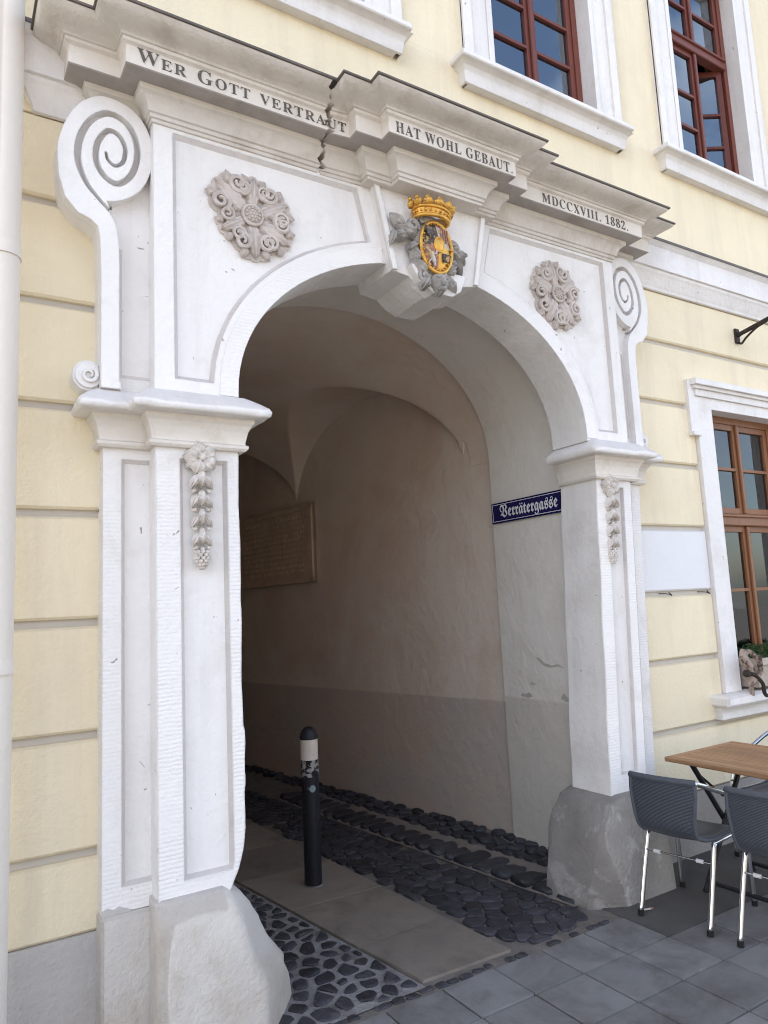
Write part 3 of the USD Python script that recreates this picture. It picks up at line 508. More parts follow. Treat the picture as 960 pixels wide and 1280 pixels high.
for i, (a, b) in enumerate(lower_open):
    w = window(a, b, LZ0, LZ1, m_oak, 2.37, [1.75], [2.83])
    h = sbox(a, LZ0, b, LZ1)
    o = unary_union([sbox(a-0.21, LZ0, b+0.21, 3.54), sbox(a-0.30, 3.07, b+0.30, 3.54)])
    part(house, 'window_surround', cat(fprism(o.difference(h.buffer(-0.004, join_style=2)), -0.03, 0.1), fprism(sbox(a-0.215, 3.405, b+0.215, 3.47), -0.045, -0.02), fprism(sbox(a-0.235, 3.465, b+0.235, 3.50), -0.062, -0.02), fprism(sbox(a-0.26, 3.495, b+0.26, 3.545), -0.085, -0.02), bx(a-0.302, a-0.20, -0.05, 0.0, 3.055, 3.085)), m_white)
    part(house, 'window_sill', cat(cbx(a-0.37, b+0.37, -0.15, 0.10, LZ0-0.095, LZ0-0.002, 0.02), bx(a-0.33, b+0.33, -0.06, 0.03, 0.735, LZ0-0.09)), m_white)
    cv = []
    for p, q in ((b-0.20, b-0.05),):
        xs = np.linspace(p, q, 20); V = np.array([(x, 0.4+0.015*math.sin((x-p)*90), z) for z in (LZ0, LZ1) for x in xs])
        cv.append(trimesh.Trimesh(V, np.array([f for j in range(19) for f in ((j, j+1, 20+j+1), (j, 20+j+1, 20+j))]), process=False))
    part(w, 'curtain', cat(*cv), m_curtain, True)
for hx in (4.79, 5.27):
    part(house, 'wire_hook', tube(smoothpath([(hx, 0.02, 1.752), (hx+.03, -0.03, 1.748), (hx+.06, -0.05, 1.735), (hx+.085, -0.03, 1.74), (hx+.09, -0.005, 1.757)]), 0.004, 6), m_iron)

# gateway reveal (thickness of the front wall), passage walls and vault
part(house, 'gateway_reveal', fprism(NICHE.buffer(0.12).difference(NICHE).intersection(sbox(0, G-0.28, 6, 6)), 0.05, 1.0), m_reveal, 30)
def cross(y):
    k = (y-2.8)/2.9; yk = 2.8+2.9*round(k); t = (y-yk)/1.45
    return 2.95+1.0*max(0, 1-t*t)**0.5 if y > 1.3 else 2.95
vy = np.linspace(1.0, 10.2, 300)
def passage_wall(side):
    yy = vy; m = 26; V = []
    for y in yy:
        top = max(2.95, cross(y))
        for s in np.linspace(0, 1, m):
            z = -0.7+(top+0.7)*s; x = xc(y)+side*1.44
            x += side*(0.020*(float(meshkit.fbm(np.array([y*1.1, z*1.1, side*5.0]), 3))-0.5))*min(1, (y-1.0)/0.15); V.append((x, y, z))
    i = np.arange(len(yy)*m).reshape(len(yy), m); q = np.stack([i[:-1, :-1], i[:-1, 1:], i[1:, 1:], i[1:, :-1]], -1).reshape(-1, 4)
    return (np.array(V), q if side > 0 else q[:, ::-1])
part(house, 'passage_wall', passage_wall(1), m_passage, True)
part(house, 'passage_wall', passage_wall(-1), m_passage, True)
us = np.sin(np.linspace(-PI/2, PI/2, 121))
V = np.array([(xc(y)+1.44*u, y, max(2.95+1.15*math.sqrt(max(0, 1-u*u)), cross(y))) for y in vy for u in us])
i = np.arange(len(V)).reshape(len(vy), len(us))
part(house, 'passage_vault', (V, np.stack([i[:-1, :-1], i[1:, :-1], i[1:, 1:], i[:-1, 1:]], -1).reshape(-1, 4)), m_passage, 20)
part(house, 'passage_end_wall', bx(0.0, 3.4, 10.0, 10.2, G-0.8, 4.3), m_passage)  # unseen wall, added to close the lane and keep its depth dark

# ================================================================== the stone portal
portal = thing('stone_portal', 'white painted baroque stone portal with scrolls, rosettes and inscribed cornice around the gateway', 'portal', (2.6, 0, G))
HW, SPR, RISE = 1.29, 2.90, 0.95
OPEN = arch(2.6, HW, SPR, RISE, 2.0)
sp = sbox(0.88, 2.85, 4.32, 4.31).difference(OPEN)
off = arch(2.6, HW+0.13, SPR, RISE+0.13, 2.0)
pl = Polygon([(0.98, 4.255), (2.085, 4.255), (2.175, 3.88), (2.175, 3.0), (2.175, 2.93), (0.98, 2.93)]).difference(off)
pl = max(getattr(pl, 'geoms', [pl]), key=lambda g: g.area)
pr_ = affinity.scale(pl, -1, 1, origin=(2.6, 0))
part(portal, 'spandrel', fprism(sp.difference(unary_union([pl, pr_])), -0.20, 0.14), m_white)
for q in (pl, pr_):
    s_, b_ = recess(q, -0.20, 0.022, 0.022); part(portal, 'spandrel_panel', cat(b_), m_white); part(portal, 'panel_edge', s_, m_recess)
# combed margin of the arch
band = arch(2.6, HW+0.10, SPR, RISE+0.10, 2.87).difference(arch(2.6, HW+0.001, SPR, RISE+0.001, 2.8))
for sgn, nm in ((-1, 0), (1, 1)):
    part(portal, 'arch_margin', fprism(band.intersection(sbox(0, 2.87, 2.24, 5) if sgn < 0 else sbox(2.96, 2.87, 5, 5)), -0.203, -0.19), m_comb)
# wings beside the spandrel, with scrolls
def spiral_band(c, R, asp, turns, a0, w0, ratio, sgn, lead):
    """flat volute: a band winding inward from the pilaster strip; returns the polygon of the band"""
    O, I = [], []
    for t in np.linspace(0, turns, int(turns*64)):
        a = a0-2*PI*t; ro = R*ratio**t; ri = R*ratio**(t+1)*1.30 if t+1 <= turns+0.6 else ro*0.55
        ri = min(ri, ro*0.93)
        O.append((c[0]+sgn*ro*math.cos(a), c[1]+asp*ro*math.sin(a))); I.append((c[0]+sgn*ri*math.cos(a), c[1]+asp*ri*math.sin(a)))
    return Polygon(O+I[::-1]).buffer(0)
def mir(g): return affinity.scale(g, -1, 1, origin=(2.6, 0))
SIL = [(0.439, 3.986), (0.442, 4.071), (0.477, 4.193), (0.529, 4.289), (0.603, 4.357), (0.67, 4.377), (0.758, 4.364), (0.822, 4.32), (0.868, 4.25), (0.889, 4.159), (0.882, 4.045), (0.846, 3.946), (0.786, 3.873), (0.714, 3.827), (0.665, 3.815)]
LEFTE = [(0.640, 2.86), (0.640, 3.435), (0.634, 3.622), (0.622, 3.675), (0.592, 3.70), (0.533, 3.722), (0.474, 3.789), (0.447, 3.885)]
GRV = [(0.733, 2.90), (0.733, 3.30), (0.733, 3.55), (0.722, 3.675), (0.690, 3.752), (0.624, 3.82), (0.568, 3.889), (0.531, 3.993), (0.539, 4.113), (0.585, 4.219), (0.661, 4.285), (0.738, 4.276), (0.792, 4.217), (0.814, 4.113), (0.787, 3.995), (0.719, 3.921), (0.652, 3.945), (0.614, 4.019), (0.623, 4.118), (0.67, 4.193), (0.723, 4.183), (0.753, 4.121), (0.743, 4.047), (0.704, 4.014), (0.671, 4.036), (0.661, 4.071)]
def sm2(P, n=6): return [tuple(q[:2]) for q in smoothpath([(x, z, 0) for x, z in P], n)]
gsm = np.array(sm2(GRV)); wv = np.interp(np.linspace(0, 1, len(gsm)), [0, 0.2, 0.3, 0.75, 1.0], [0.008, 0.009, 0.017, 0.014, 0.007])
groove = unary_union([LineString([gsm[i], gsm[i+1]]).buffer(float(wv[i])) for i in range(len(gsm)-1)])
ssm = sm2(SIL); scroll = Polygon(LEFTE+ssm+[(0.690, 3.752), (0.722, 3.675), (0.733, 3.55), (0.733, 2.86)]).buffer(0.001).buffer(-0.001)
scroll = max(getattr(scroll, 'geoms', [scroll]), key=lambda q: q.area)
band1 = scroll.difference(groove)
wing = unary_union([scroll, sbox(0.64, 2.85, 0.90, 3.80), sbox(0.70, 3.78, 0.90, 4.30)]).buffer(0.002)
SHEAR = 0.055
def lean(m, x0=3.6):
    """the right pier leans a little"""
    m = tm(m).copy(); v = np.array(m.vertices); v[:, 0] += (v[:, 2]-2.85)*SHEAR*np.clip((2.85-v[:, 2])*50, 0, 1); m.vertices = v; return m
th = np.linspace(0, 2*PI, 60)
small = Polygon([(0.592+0.072*math.cos(a), 2.925+0.075*math.sin(a)) for a in th])
small_b = spiral_band((0.592, 2.925), 0.050, 1.04, 1.3, PI*0.3, 0, 0.45, 1, None)
for fl in (0, 1):
    g = (lambda q: mir(q)) if fl else (lambda q: q)
    part(portal, 'scroll_wing', fprism(g(wing), -0.10, 0.03), m_white, 35)
    part(portal, 'volute', fprism(g(band1), -0.152, -0.07), m_white, 35)
    part(portal, 'small_scroll', cat(fprism(g(small), -0.10, 0.03), fprism(g(small.buffer(-0.012)), -0.112, 0.0), fprism(g(small_b), -0.124, -0.09)), m_white, 35)
    part(portal, 'wing_edge', fprism(g(sbox(0.735, 2.935, 0.747, 3.60).union(sbox(0.735, 2.935, 0.885, 2.947))), -0.103, -0.095), m_recess)
# keystone
key = Polygon([(2.165, 4.31), (3.035, 4.31), (2.93, 3.785), (2.80, 3.755), (2.74, 3.69), (2.68, 3.655), (2.54, 3.655), (2.46, 3.69), (2.40, 3.745), (2.275, 3.76)])
keyp = Polygon([(2.215, 4.275), (2.985, 4.275), (2.905, 3.815), (2.30, 3.80)])
part(portal, 'keystone', cat(fprism(key, -0.245, 0.14), fprism(Polygon([(2.38, 3.80), (2.80, 3.80), (2.75, 3.69), (2.68, 3.645), (2.54, 3.645), (2.44, 3.70)]), -0.30, -0.2)), m_white)
for q in (Polygon([(2.165, 4.31), (2.20, 4.31), (2.31, 3.765), (2.275, 3.76)]), Polygon([(3.035, 4.31), (3.00, 4.31), (2.895, 3.785), (2.93, 3.785)])):
    part(portal, 'keystone_border', fprism(q, -0.262, -0.24), m_white)

# piers
def pier(fl):
    g = (lambda q: mir(q)) if fl else (lambda q: q)
    L = lean if fl else (lambda m: m)
    r = np.random.default_rng(21+fl)
    zz = np.linspace(0.44, 2.60, 110)
    if fl: edge = [(1.245+0.004*math.sin(z*9), z) for z in zz]
    else:
        w = lambda z: 1.305-0.004*(z > 1.2)+(0.020+0.022*max(0, min(1, (1.9-z)))) *(float(meshkit.fbm(np.array([z*3.7+0.8*math.sin(z*2.1), 4.0, 1.0]), 5, 3))-0.5)*min(1, (2.6-z)*3)-0.105*max(0, (0.80-z)/0.36)**2.4-0.0*z
        edge = [(w(z), z) for z in zz]
    pil = Polygon([(0.88, 0.44)]+edge+[(0.88, 2.60)]).buffer(0)
    hole = sbox(1.0, 0.56, 1.238, 2.525) if not fl else sbox(0.965, 0.56, 1.13, 2.525)
    if not fl: hole = hole.intersection(pil.buffer(-0.03, join_style=2))
    hole = hole.simplify(0.003)
    st = sbox(0.66, 0.455, 0.90, 2.60); sh = sbox(0.745, 0.56, 0.905, 2.525) if not fl else sbox(0.755, 0.56, 0.905, 2.525)
    part(portal, 'pilaster', L(fprism(g(pil.difference(hole)), -0.20, 0.14)), m_white)
    part(portal, 'combed_margin', L(fprism(g(pil.buffer(-0.004).difference(hole.buffer(0.002, join_style=2))), -0.2035, -0.19)), m_comb)
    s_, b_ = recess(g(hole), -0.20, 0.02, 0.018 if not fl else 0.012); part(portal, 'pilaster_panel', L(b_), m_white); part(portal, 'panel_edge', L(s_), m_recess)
    part(portal, 'side_strip', L(fprism(g(st.difference(sh)), -0.10, 0.04)), m_comb)
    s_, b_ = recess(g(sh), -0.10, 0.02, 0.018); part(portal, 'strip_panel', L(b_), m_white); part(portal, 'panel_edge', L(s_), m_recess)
    IM = [(0.0, 2.575), (0.022, 2.578), (0.034, 2.59), (0.036, 2.605), (0.024, 2.612), (0.022, 2.62), (0.026, 2.64), (0.034, 2.675), (0.048, 2.705), (0.060, 2.718), (0.061, 2.738)]
    IS = [(0.060, 2.737), (0.112, 2.740), (0.126, 2.75), (0.130, 2.77), (0.120, 2.79), (0.088, 2.815), (0.055, 2.84), (0.022, 2.862), (-0.01, 2.872)]
    if not fl:
        plan = [(0.66, 0.02), (0.66, -0.10), (0.88, -0.10), (0.88, -0.20), (1.31, -0.20), (1.31, 0.14)]
        sd_ = [(-1, 0), (-1, 1), (-1, 1), (-1, 1), (1, 1), (1, 0)]
    else:
        plan = [(3.945, 0.14), (3.945, -0.20), (4.345, -0.20), (4.345, -0.10), (4.54, -0.10), (4.54, 0.02)]
        sd_ = [(-1, 0), (-1, 1), (1, 1), (1, 1), (1, 1), (1, 0)]
    imp = part(portal, 'impost', sweep(plan, sd_, IM), m_mould)
    def dense(pl_, sd__, n=14):
        P, S = [], []
        for i in range(len(pl_)-1):
            for t in np.linspace(0, 1, n, endpoint=False):
                a, b = np.array(pl_[i]), np.array(pl_[i+1]); P.append(tuple(a+(b-a)*t))
                sa, sb = sd__[i], sd__[i+1]; S.append((sa[0]*(1-t)+sb[0]*t, sa[1]*(1-t)+sb[1]*t))
        return P+[pl_[-1]], S+[sd__[-1]]
    # slab: lumpy lime-washed weathering
    dp, ds_ = dense(plan, sd_)
    rows = np.array([[(x+s*d, y-f*d, z) for (x, y), (s, f) in zip(dp, ds_)] for d, z in IS])
    nse = meshkit.fbm(rows*9.0, 3, 5)-0.5; rows[2:6, :, 2] += nse[2:6]*0.020; rows[1:5, :, 1] += (meshkit.fbm(rows*8.0+9, 3, 6)-0.5)[1:5]*0.018
    R, n = rows.shape[:2]; f = [q for i in range(R-1) for j in range(n-1) for q in ((i*n+j, i*n+j+1, (i+1)*n+j+1), (i*n+j, (i+1)*n+j+1, (i+1)*n+j))]
    part(imp, 'impost_slab', (rows.reshape(-1, 3), np.array(f)), m_white, 50)
    part(imp, 'impost_core', fprism(sbox(min(p[0] for p in plan)+0.01, 2.58, max(p[0] for p in plan)-0.01, 2.865), -0.09, 0.13) if 1 else None, m_white)
pier(0); pier(1)
part(portal, 'broken_patch', fprism(Polygon([(0.662, 0.435), (0.66, 0.478), (0.685, 0.486), (0.71, 0.474), (0.735, 0.484), (0.765, 0.468), (0.79, 0.458), (0.775, 0.446), (0.73, 0.44)]), -0.104, -0.09), m_greyplaster)

# plinths: guard stones that swell out towards the ground
def rr(x0, x1, y0, y1, z, rad, cham, n=8, left=False):
    """plan outline; rad rounds the corners, cham cuts the front corner towards the opening"""
    p = sbox(x0, y0, x1, y1)
    if cham > 0.002:
        p = p.difference(Polygon([(x0-1, y0-1), (x0+cham, y0-1), (x0+cham, y0), (x0, y0+cham*0.55), (x0-1, y0+cham*0.55)]))
    if cham < -0.002:
        c_ = -cham; p = p.difference(Polygon([(x1+1, y0-1), (x1-c_, y0-1), (x1-c_, y0), (x1, y0+c_*1.35), (x1+1, y0+c_*1.35)]))
    p = p.buffer(-rad).buffer(rad, n); q = p.exterior; c = np.array(p.centroid.coords[0]); out = []
    for k in range(96):
        a = -PI+2*PI*k/96; far = c+np.array([math.cos(a), math.sin(a)])*3
        h = q.intersection(LineString([c, far])); out.append((*h.coords[0], z))
    return np.array(out)
def plinth(rows): return rough(trimesh.remesh.subdivide_loop if False else loft([rr(*r_) for r_ in rows]), 0.003, 7.0, 4)
rowsR = [(3.560, 4.27, -0.305, 0.20, G-0.06, 0.012, 0.25), (3.560, 4.27, -0.305, 0.20, G+0.0, 0.012, 0.235), (3.575, 4.268, -0.30, 0.20, -0.10, 0.014, 0.195), (3.590, 4.265, -0.295, 0.20, 0.0, 0.014, 0.145), (3.600, 4.26, -0.287, 0.2, 0.10, 0.014, 0.095),
         (3.615, 4.26, -0.28, 0.2, 0.19, 0.014, 0.045), (3.635, 4.255, -0.275, 0.2, 0.255, 0.014, 0.012), (3.665, 4.255, -0.268, 0.2, 0.315, 0.016, 0.0), (3.710, 4.255, -0.26, 0.19, 0.37, 0.018, 0.0), (3.735, 4.25, -0.25, 0.185, 0.41, 0.02, 0.0), (3.800, 4.25, -0.24, 0.18, 0.438, 0.02, 0.0), (3.860, 4.25, -0.225, 0.17, 0.449, 0.02, 0.0)]
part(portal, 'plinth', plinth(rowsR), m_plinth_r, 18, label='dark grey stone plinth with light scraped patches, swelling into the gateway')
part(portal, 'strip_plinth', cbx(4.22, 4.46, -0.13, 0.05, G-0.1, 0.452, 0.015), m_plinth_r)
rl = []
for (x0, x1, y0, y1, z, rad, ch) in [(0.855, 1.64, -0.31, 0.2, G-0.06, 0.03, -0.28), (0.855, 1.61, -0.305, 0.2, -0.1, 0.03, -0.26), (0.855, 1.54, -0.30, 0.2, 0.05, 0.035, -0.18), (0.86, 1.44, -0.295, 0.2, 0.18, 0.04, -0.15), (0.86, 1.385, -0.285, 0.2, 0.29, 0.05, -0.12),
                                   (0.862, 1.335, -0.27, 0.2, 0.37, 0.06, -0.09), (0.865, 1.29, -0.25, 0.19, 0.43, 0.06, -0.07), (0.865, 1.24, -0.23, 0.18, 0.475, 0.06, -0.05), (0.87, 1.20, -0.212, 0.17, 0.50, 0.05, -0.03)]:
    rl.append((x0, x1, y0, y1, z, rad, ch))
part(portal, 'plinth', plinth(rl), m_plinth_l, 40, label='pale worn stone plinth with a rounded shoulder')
part(portal, 'strip_plinth', rough(cbx(0.655, 0.88, -0.125, 0.05, G-0.1, 0.452, 0.012).subdivide().subdivide(), 0.004, 6), m_plinth_l, 40)

# entablature
plan = [(0.64, 0.02), (0.64, -0.07), (0.88, -0.07), (0.88, -0.20), (2.12, -0.20), (2.12, -0.275), (2.29, -0.275), (2.29, -0.355), (2.91, -0.355), (2.91, -0.275), (3.08, -0.275), (3.08, -0.20), (4.32, -0.20), (4.32, -0.07), (4.56, -0.07), (4.56, 0.02)]
sid = [(-1, 0)]+[(-1, 1)]*7+[(1, 1)]*7+[(1, 0)]
CX = 1.80                                            # the crack runs between plan points 3 and 4
plan2 = plan[:4]+[(CX, -0.20), (CX+.0005, -0.12), (CX+0.0265, -0.11), (CX+0.027, -0.20)]+plan[4:]
sid2 = sid[:4]+[(0, 1)]*4+sid[4:]
def crk(rows, prof):
    r = np.random.default_rng(3); acc = 0
    for i, (d, z) in enumerate(prof):
        dx = -0.055*(d/0.33-0.5)+0.014*math.sin(z*95)+0.010*math.sin(z*210+d*60)
        for k in (4, 5, 6, 7):
            rows[i, k, 0] += dx
        wd = 0.006*math.sin(z*150); rows[i, 6:8, 0] += wd+0.008*math.sin(z*61+1); rows[i, 6:8, 2] -= 0.006; rows[i, 6:8, 1] += 0.004
    return rows
def densify(pr, n=4):
    o = []
    for a, b in zip(pr[:-1], pr[1:]):
        m_ = max(1, int(np.hypot(b[0]-a[0], b[1]-a[1])/0.012))
        for t in np.linspace(0, 1, m_, endpoint=False): o.append((a[0]+(b[0]-a[0])*t, a[1]+(b[1]-a[1])*t))
    return o+[pr[-1]]
AR = [(-0.13, 4.2745), (0.0, 4.275), (0.008, 4.278), (0.011, 4.296), (0.018, 4.298), (0.021, 4.318), (0.030, 4.322), (0.036, 4.345), (0.050, 4.372), (0.068, 4.390), (0.083, 4.396), (0.085, 4.425)]
SO = [(0.085, 4.425), (0.165, 4.432), (0.17, 4.437)]
FR = [(0.17, 4.437), (0.17, 4.532), (0.176, 4.536), (0.186, 4.541), (0.188, 4.558)]
CY = [(0.188, 4.558), (0.196, 4.560), (0.200, 4.572), (0.215, 4.582), (0.245, 4.590), (0.275, 4.599), (0.300, 4.612), (0.312, 4.624), (0.314, 4.634)]
FL = [(0.314, 4.634), (0.324, 4.635), (0.325, 4.646), (0.0, 4.75)]
ent = part(portal, 'architrave', sweep(plan2, sid2, densify(AR), crk), m_corn, 25)
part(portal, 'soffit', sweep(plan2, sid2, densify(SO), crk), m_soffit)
part(portal, 'frieze', sweep(plan2, sid2, densify(FR), crk), m_mould)
part(portal, 'cornice', sweep(plan2, sid2, densify(CY), crk), m_corn, 25)
part(portal, 'zinc_cover', rough(sweep(plan, sid, FL), 0.002, 20), m_zinc)
part(portal, 'entablature_core', fprism(sbox(0.66, 4.28, 4.54, 4.62), -0.06, 0.02), m_crack)
def line_of(keys, x0, x1, z0, cap, y, name, sp_=0.45):
    g0, l0 = glyphs(keys, cap, 0.12, 1.0, sp_); xs = (x1-x0)/l0
    g, l = glyphs(keys, cap, 0.12*xs, xs, sp_)
    for k, q in g:
        part(portal, 'letter', fprism(affinity.translate(q.buffer(-0.0012), x0, z0), y-0.0035, y+0.002), m_letter)
line_of([('W', 1.28), 'E', 'R', ' ', ('G', 1.28), 'O', 'T', 'T', ' ', 'V', 'E', 'R', 'T', 'R', 'A', 'U', 'T'], 0.765, 1.93, 4.458, 0.057, -0.37, 'letter', 0.75)
line_of(list('HAT WOHL GEBAUT.'), 2.165, 3.055, 4.450, 0.066, -0.525, 'letter', 0.5)
line_of(list('MDCCXVIII. 1882.'), 3.455, 4.335, 4.452, 0.066, -0.37, 'letter', 0.55)

# rosettes
def leaf(base, d, n_out, L, wid, lift, lobes=4, seg=16, m=7, curl=0.3):
    """carved acanthus leaf: ribbed, lobed and arched; base point, direction d in the facade plane, n_out = outward axis"""
    base, d, n_out = (np.array(a, float) for a in (base, d, n_out)); d /= np.linalg.norm(d); s = np.cross(n_out, d); V = []
    for i in range(seg+1):
        t = i/seg; w = wid*(math.sin(PI*min(1, 0.06+t*0.96))**0.65)*(0.80+0.30*abs(math.sin(PI*lobes*t)))
        for j in range(-m, m+1):
            u = j/m; h = lift*(0.35+0.9*math.sin(PI*t)**0.8-curl*t*t)*(1-0.62*u*u)+lift*0.26*math.cos(u*PI*3.0)*(0.3+0.7*t)-lift*0.25*abs(u)**4
            V.append(base+d*(t*L-0.06*L*abs(u))+s*(u*w)+n_out*max(h, -0.004))
    k = 2*m+1; i = np.arange((seg+1)*k).reshape(seg+1, k)
    return tm((np.array(V), np.stack([i[:-1, :-1], i[1:, :-1], i[1:, 1:], i[:-1, 1:]], -1).reshape(-1, 4)))
def curl(c, r, y, a0, turns, sgn, thick, lift=0.02):
    P = []
    for t in np.linspace(0, turns, int(26*turns)):
        q = r*(1-0.80*t/turns); a = a0+sgn*2*PI*t; P.append((c[0]+q*math.cos(a), y-lift*(0.5+0.5*t/turns), c[1]+q*math.sin(a)))
    return tube(P, np.linspace(thick, thick*0.55, len(P)), 7)
OUT = (0, -1, 0)
def rosette(cx, cz, lobes, name, label):
    y = -0.175; c0 = np.array([cx, cz]); r = np.random.default_rng(int(cx*10))
    plate = Point(cx, cz).buffer(0.085)
    for a, L, w in lobes:
        d = np.array([math.cos(a), math.sin(a)]); s = np.array([-d[1], d[0]])
        plate = plate.union(LineString([c0, c0+d*L*0.62]).buffer(w*0.42)).union(Point(*(c0+d*(L-w*0.35))).buffer(w*0.32))
        for sg in (-1, 1):
            for f_, o_, q_ in ((0.60, 0.62, 0.50), (0.84, 0.42, 0.26), (0.36, 0.62, 0.24)): plate = plate.union(Point(*(c0+d*L*f_+s*sg*w*o_)).buffer(w*q_, 5))
    o = part(portal, name, fprism(plate.simplify(0.002), y-0.014, y+0.005), m_ornament, label=label)
    yf = y-0.016
    part(o, 'boss', cat(ell((cx, yf-0.008, cz), (0.055, 0.022, 0.055)), tube([(cx+0.056*math.cos(a), yf-0.016, cz+0.056*math.sin(a)) for a in np.linspace(0, 2*PI, 30)], 0.010, 7)), m_ornament, True)
    part(o, 'bead', cat(*[ell((cx+q*math.cos(a), yf-0.028, cz+q*math.sin(a)), (0.0078,)*3, 1) for q, nn in ((0, 1), (0.019, 6), (0.037, 11)) for a in np.linspace(0, 2*PI, nn, endpoint=False)]), m_ornament, True)
    for a, L, w in lobes:
        d = np.array([math.cos(a), math.sin(a)]); s = np.array([-d[1], d[0]]); q = []
        b = c0+d*0.055; q.append(leaf((b[0], yf, b[1]), (d[0], 0, d[1]), OUT, L-0.065, w*0.46, 0.021, 4))
        for sg in (-1, 1):
            c = c0+d*L*0.60+s*sg*w*0.64
            q.append(curl(c, w*0.42, yf-0.002, a+sg*2.7, 1.55, sg, w*0.13, 0.024))
            c = c0+d*L*0.84+s*sg*w*0.42; aa = a+sg*0.6
            q.append(leaf((c[0]-d[0]*w*0.25, yf, c[1]-d[1]*w*0.25), (math.cos(aa), 0, math.sin(aa)), OUT, w*0.58, w*0.22, 0.020, 2, 8, 4))
            c = c0+d*L*0.36+s*sg*w*0.62; aa = a+sg*1.1
            q.append(leaf((c[0]-d[0]*w*0.2, yf, c[1]-d[1]*w*0.2), (math.cos(aa), 0, math.sin(aa)), OUT, w*0.5, w*0.2, 0.018, 2, 8, 4))
        part(o, 'acanthus_leaf', cat(*q), m_ornament, 50)
rd = math.radians
rosette(1.41, 3.905, [(rd(142), 0.275, 0.125), (rd(86), 0.245, 0.095), (rd(28), 0.262, 0.115), (rd(-30), 0.268, 0.112), (rd(-86), 0.262, 0.112), (rd(-146), 0.225, 0.092)], 'rosette', 'six lobed carved rosette left of the keystone')
rosette(3.715, 3.905, [(rd(102), 0.262, 0.10), (rd(158), 0.255, 0.122), (rd(38), 0.235, 0.118), (rd(-118), 0.272, 0.132), (rd(-56), 0.268, 0.128)], 'rosette', 'five lobed carved rosette right of the keystone')

# flower garlands on the pilasters
def garland(cx, shear):
    y = -0.195; X = lambda z: cx+(shear*(z-2.85) if shear else 0)
    z = 2.535; o = part(portal, 'garland', tube([(X(q), y-0.004, q) for q in np.linspace(2.5, 2.02, 14)], 0.008, 6), m_garland, True)
    fl = [ell((X(z), y-0.045, z), (0.022, 0.02, 0.022), 1)]+[ell((X(z)+0.024*math.cos(a), y-0.042, z+0.024*math.sin(a)), (0.009,)*3, 1) for a in np.linspace(0, 2*PI, 7)[:-1]]
    for k in range(5):
        a = PI/2+2*PI*k/5+0.3; d = (math.cos(a), 0, math.sin(a))
        fl.append(leaf((X(z)+0.014*d[0], y-0.022, z+0.014*d[2]), d, OUT, 0.080, 0.040, 0.034, 1, 10, 5, 0.9))
    for a in (0.9, 2.2, 3.8, 5.6):
        fl.append(leaf((X(z)+0.03*math.cos(a), y, z+0.03*math.sin(a)), (math.cos(a), 0, math.sin(a)), OUT, 0.062, 0.022, 0.02, 2, 8, 4))
    part(o, 'flower', cat(*fl), m_garland, 50)
    z = 2.455; s = 1.0
    for k in range(4):
        q = [leaf((X(z), y-0.012, z), (0.0, 0, -1), OUT, 0.085*s, 0.030*s, 0.040*s, 1, 10, 5, 0.9)]
        for sg in (-1, 1):
            q.append(leaf((X(z)+sg*0.008, y-0.006, z-0.004), (sg*0.62, 0, -1), OUT, 0.092*s, 0.022*s, 0.034*s, 1, 10, 5, -0.3))
            q.append(ell((X(z)+sg*0.038*s, y-0.014, z-0.088*s), (0.016*s, 0.016, 0.014*s), 1))
        q.append(ell((X(z), y-0.028, z-0.012), (0.020*s, 0.020, 0.026*s), 1)); q.append(ell((X(z), y-0.024, z-0.098*s), (0.014*s, 0.016, 0.014*s), 1))
        part(o, 'bell_flower', cat(*q), m_garland, 50); z -= 0.098; s *= 0.95
    q = []
    for j, zz in enumerate(np.linspace(z, z-0.075, 6)):
        rad = 0.032*math.sin(PI*(0.32+0.62*j/5))+0.003
        for a in np.linspace(0, 2*PI, 8, endpoint=False)+j*0.4: q.append(ell((X(zz)+rad*math.cos(a), y-0.016+0.6*rad*math.sin(a), zz), (0.0115, 0.011, 0.011), 1))
    part(o, 'pine_cone', cat(*q), m_garland, True)
garland(1.10, 0); garland(4.085, SHEAR)

# coat of arms on the keystone
YA = -0.25; AX, AZ = 2.555, 3.925
arms = part(portal, 'coat_of_arms', cat(ell((AX, YA-0.03, AZ), (0.135, 0.06, 0.185), 3)), m_grey, True)
def oval(rx, rz, y, lift):
    V = [(AX, y-lift, AZ)]; 
    for k in range(1, 9):
        for a in np.linspace(0, 2*PI, 48, endpoint=False): V.append((AX+rx*k/8*math.cos(a), y-lift*(1-(k/8)**2), AZ+rz*k/8*math.sin(a)))
    return V
def sector(a0, a1, rx, rz, y, lift):
    aa = np.linspace(a0, a1, 13); V, f = [], []
    for k in range(9):
        for a in aa: V.append((AX+rx*k/8*math.cos(a), y-lift*(1-(k/8)**2), AZ+rz*k/8*math.sin(a)))
    for k in range(8):
        for j in range(12): i = k*13+j; f += [(i, i+13, i+14), (i, i+14, i+1)]
    return tm((np.array(V), np.array(f)))
for a0, m_ in ((PI/2, m_field_dark), (PI, m_field_red), (1.5*PI, m_gold), (0, m_field_pale)):
    part(arms, 'shield_quarter', sector(a0, a0+PI/2, 0.112, 0.158, YA-0.075, 0.035), m_, True)
part(arms, 'shield_rim', cat(tube([(AX+0.116*math.cos(a), YA-0.082, AZ+0.163*math.sin(a)) for a in np.linspace(0, 2*PI, 60)], 0.012, 8), *[ell((AX+0.103*math.cos(a), YA-0.09, AZ+0.149*math.sin(a)), (0.007,)*3, 1) for a in np.linspace(0, 2*PI, 26, endpoint=False)]), m_gold, True)
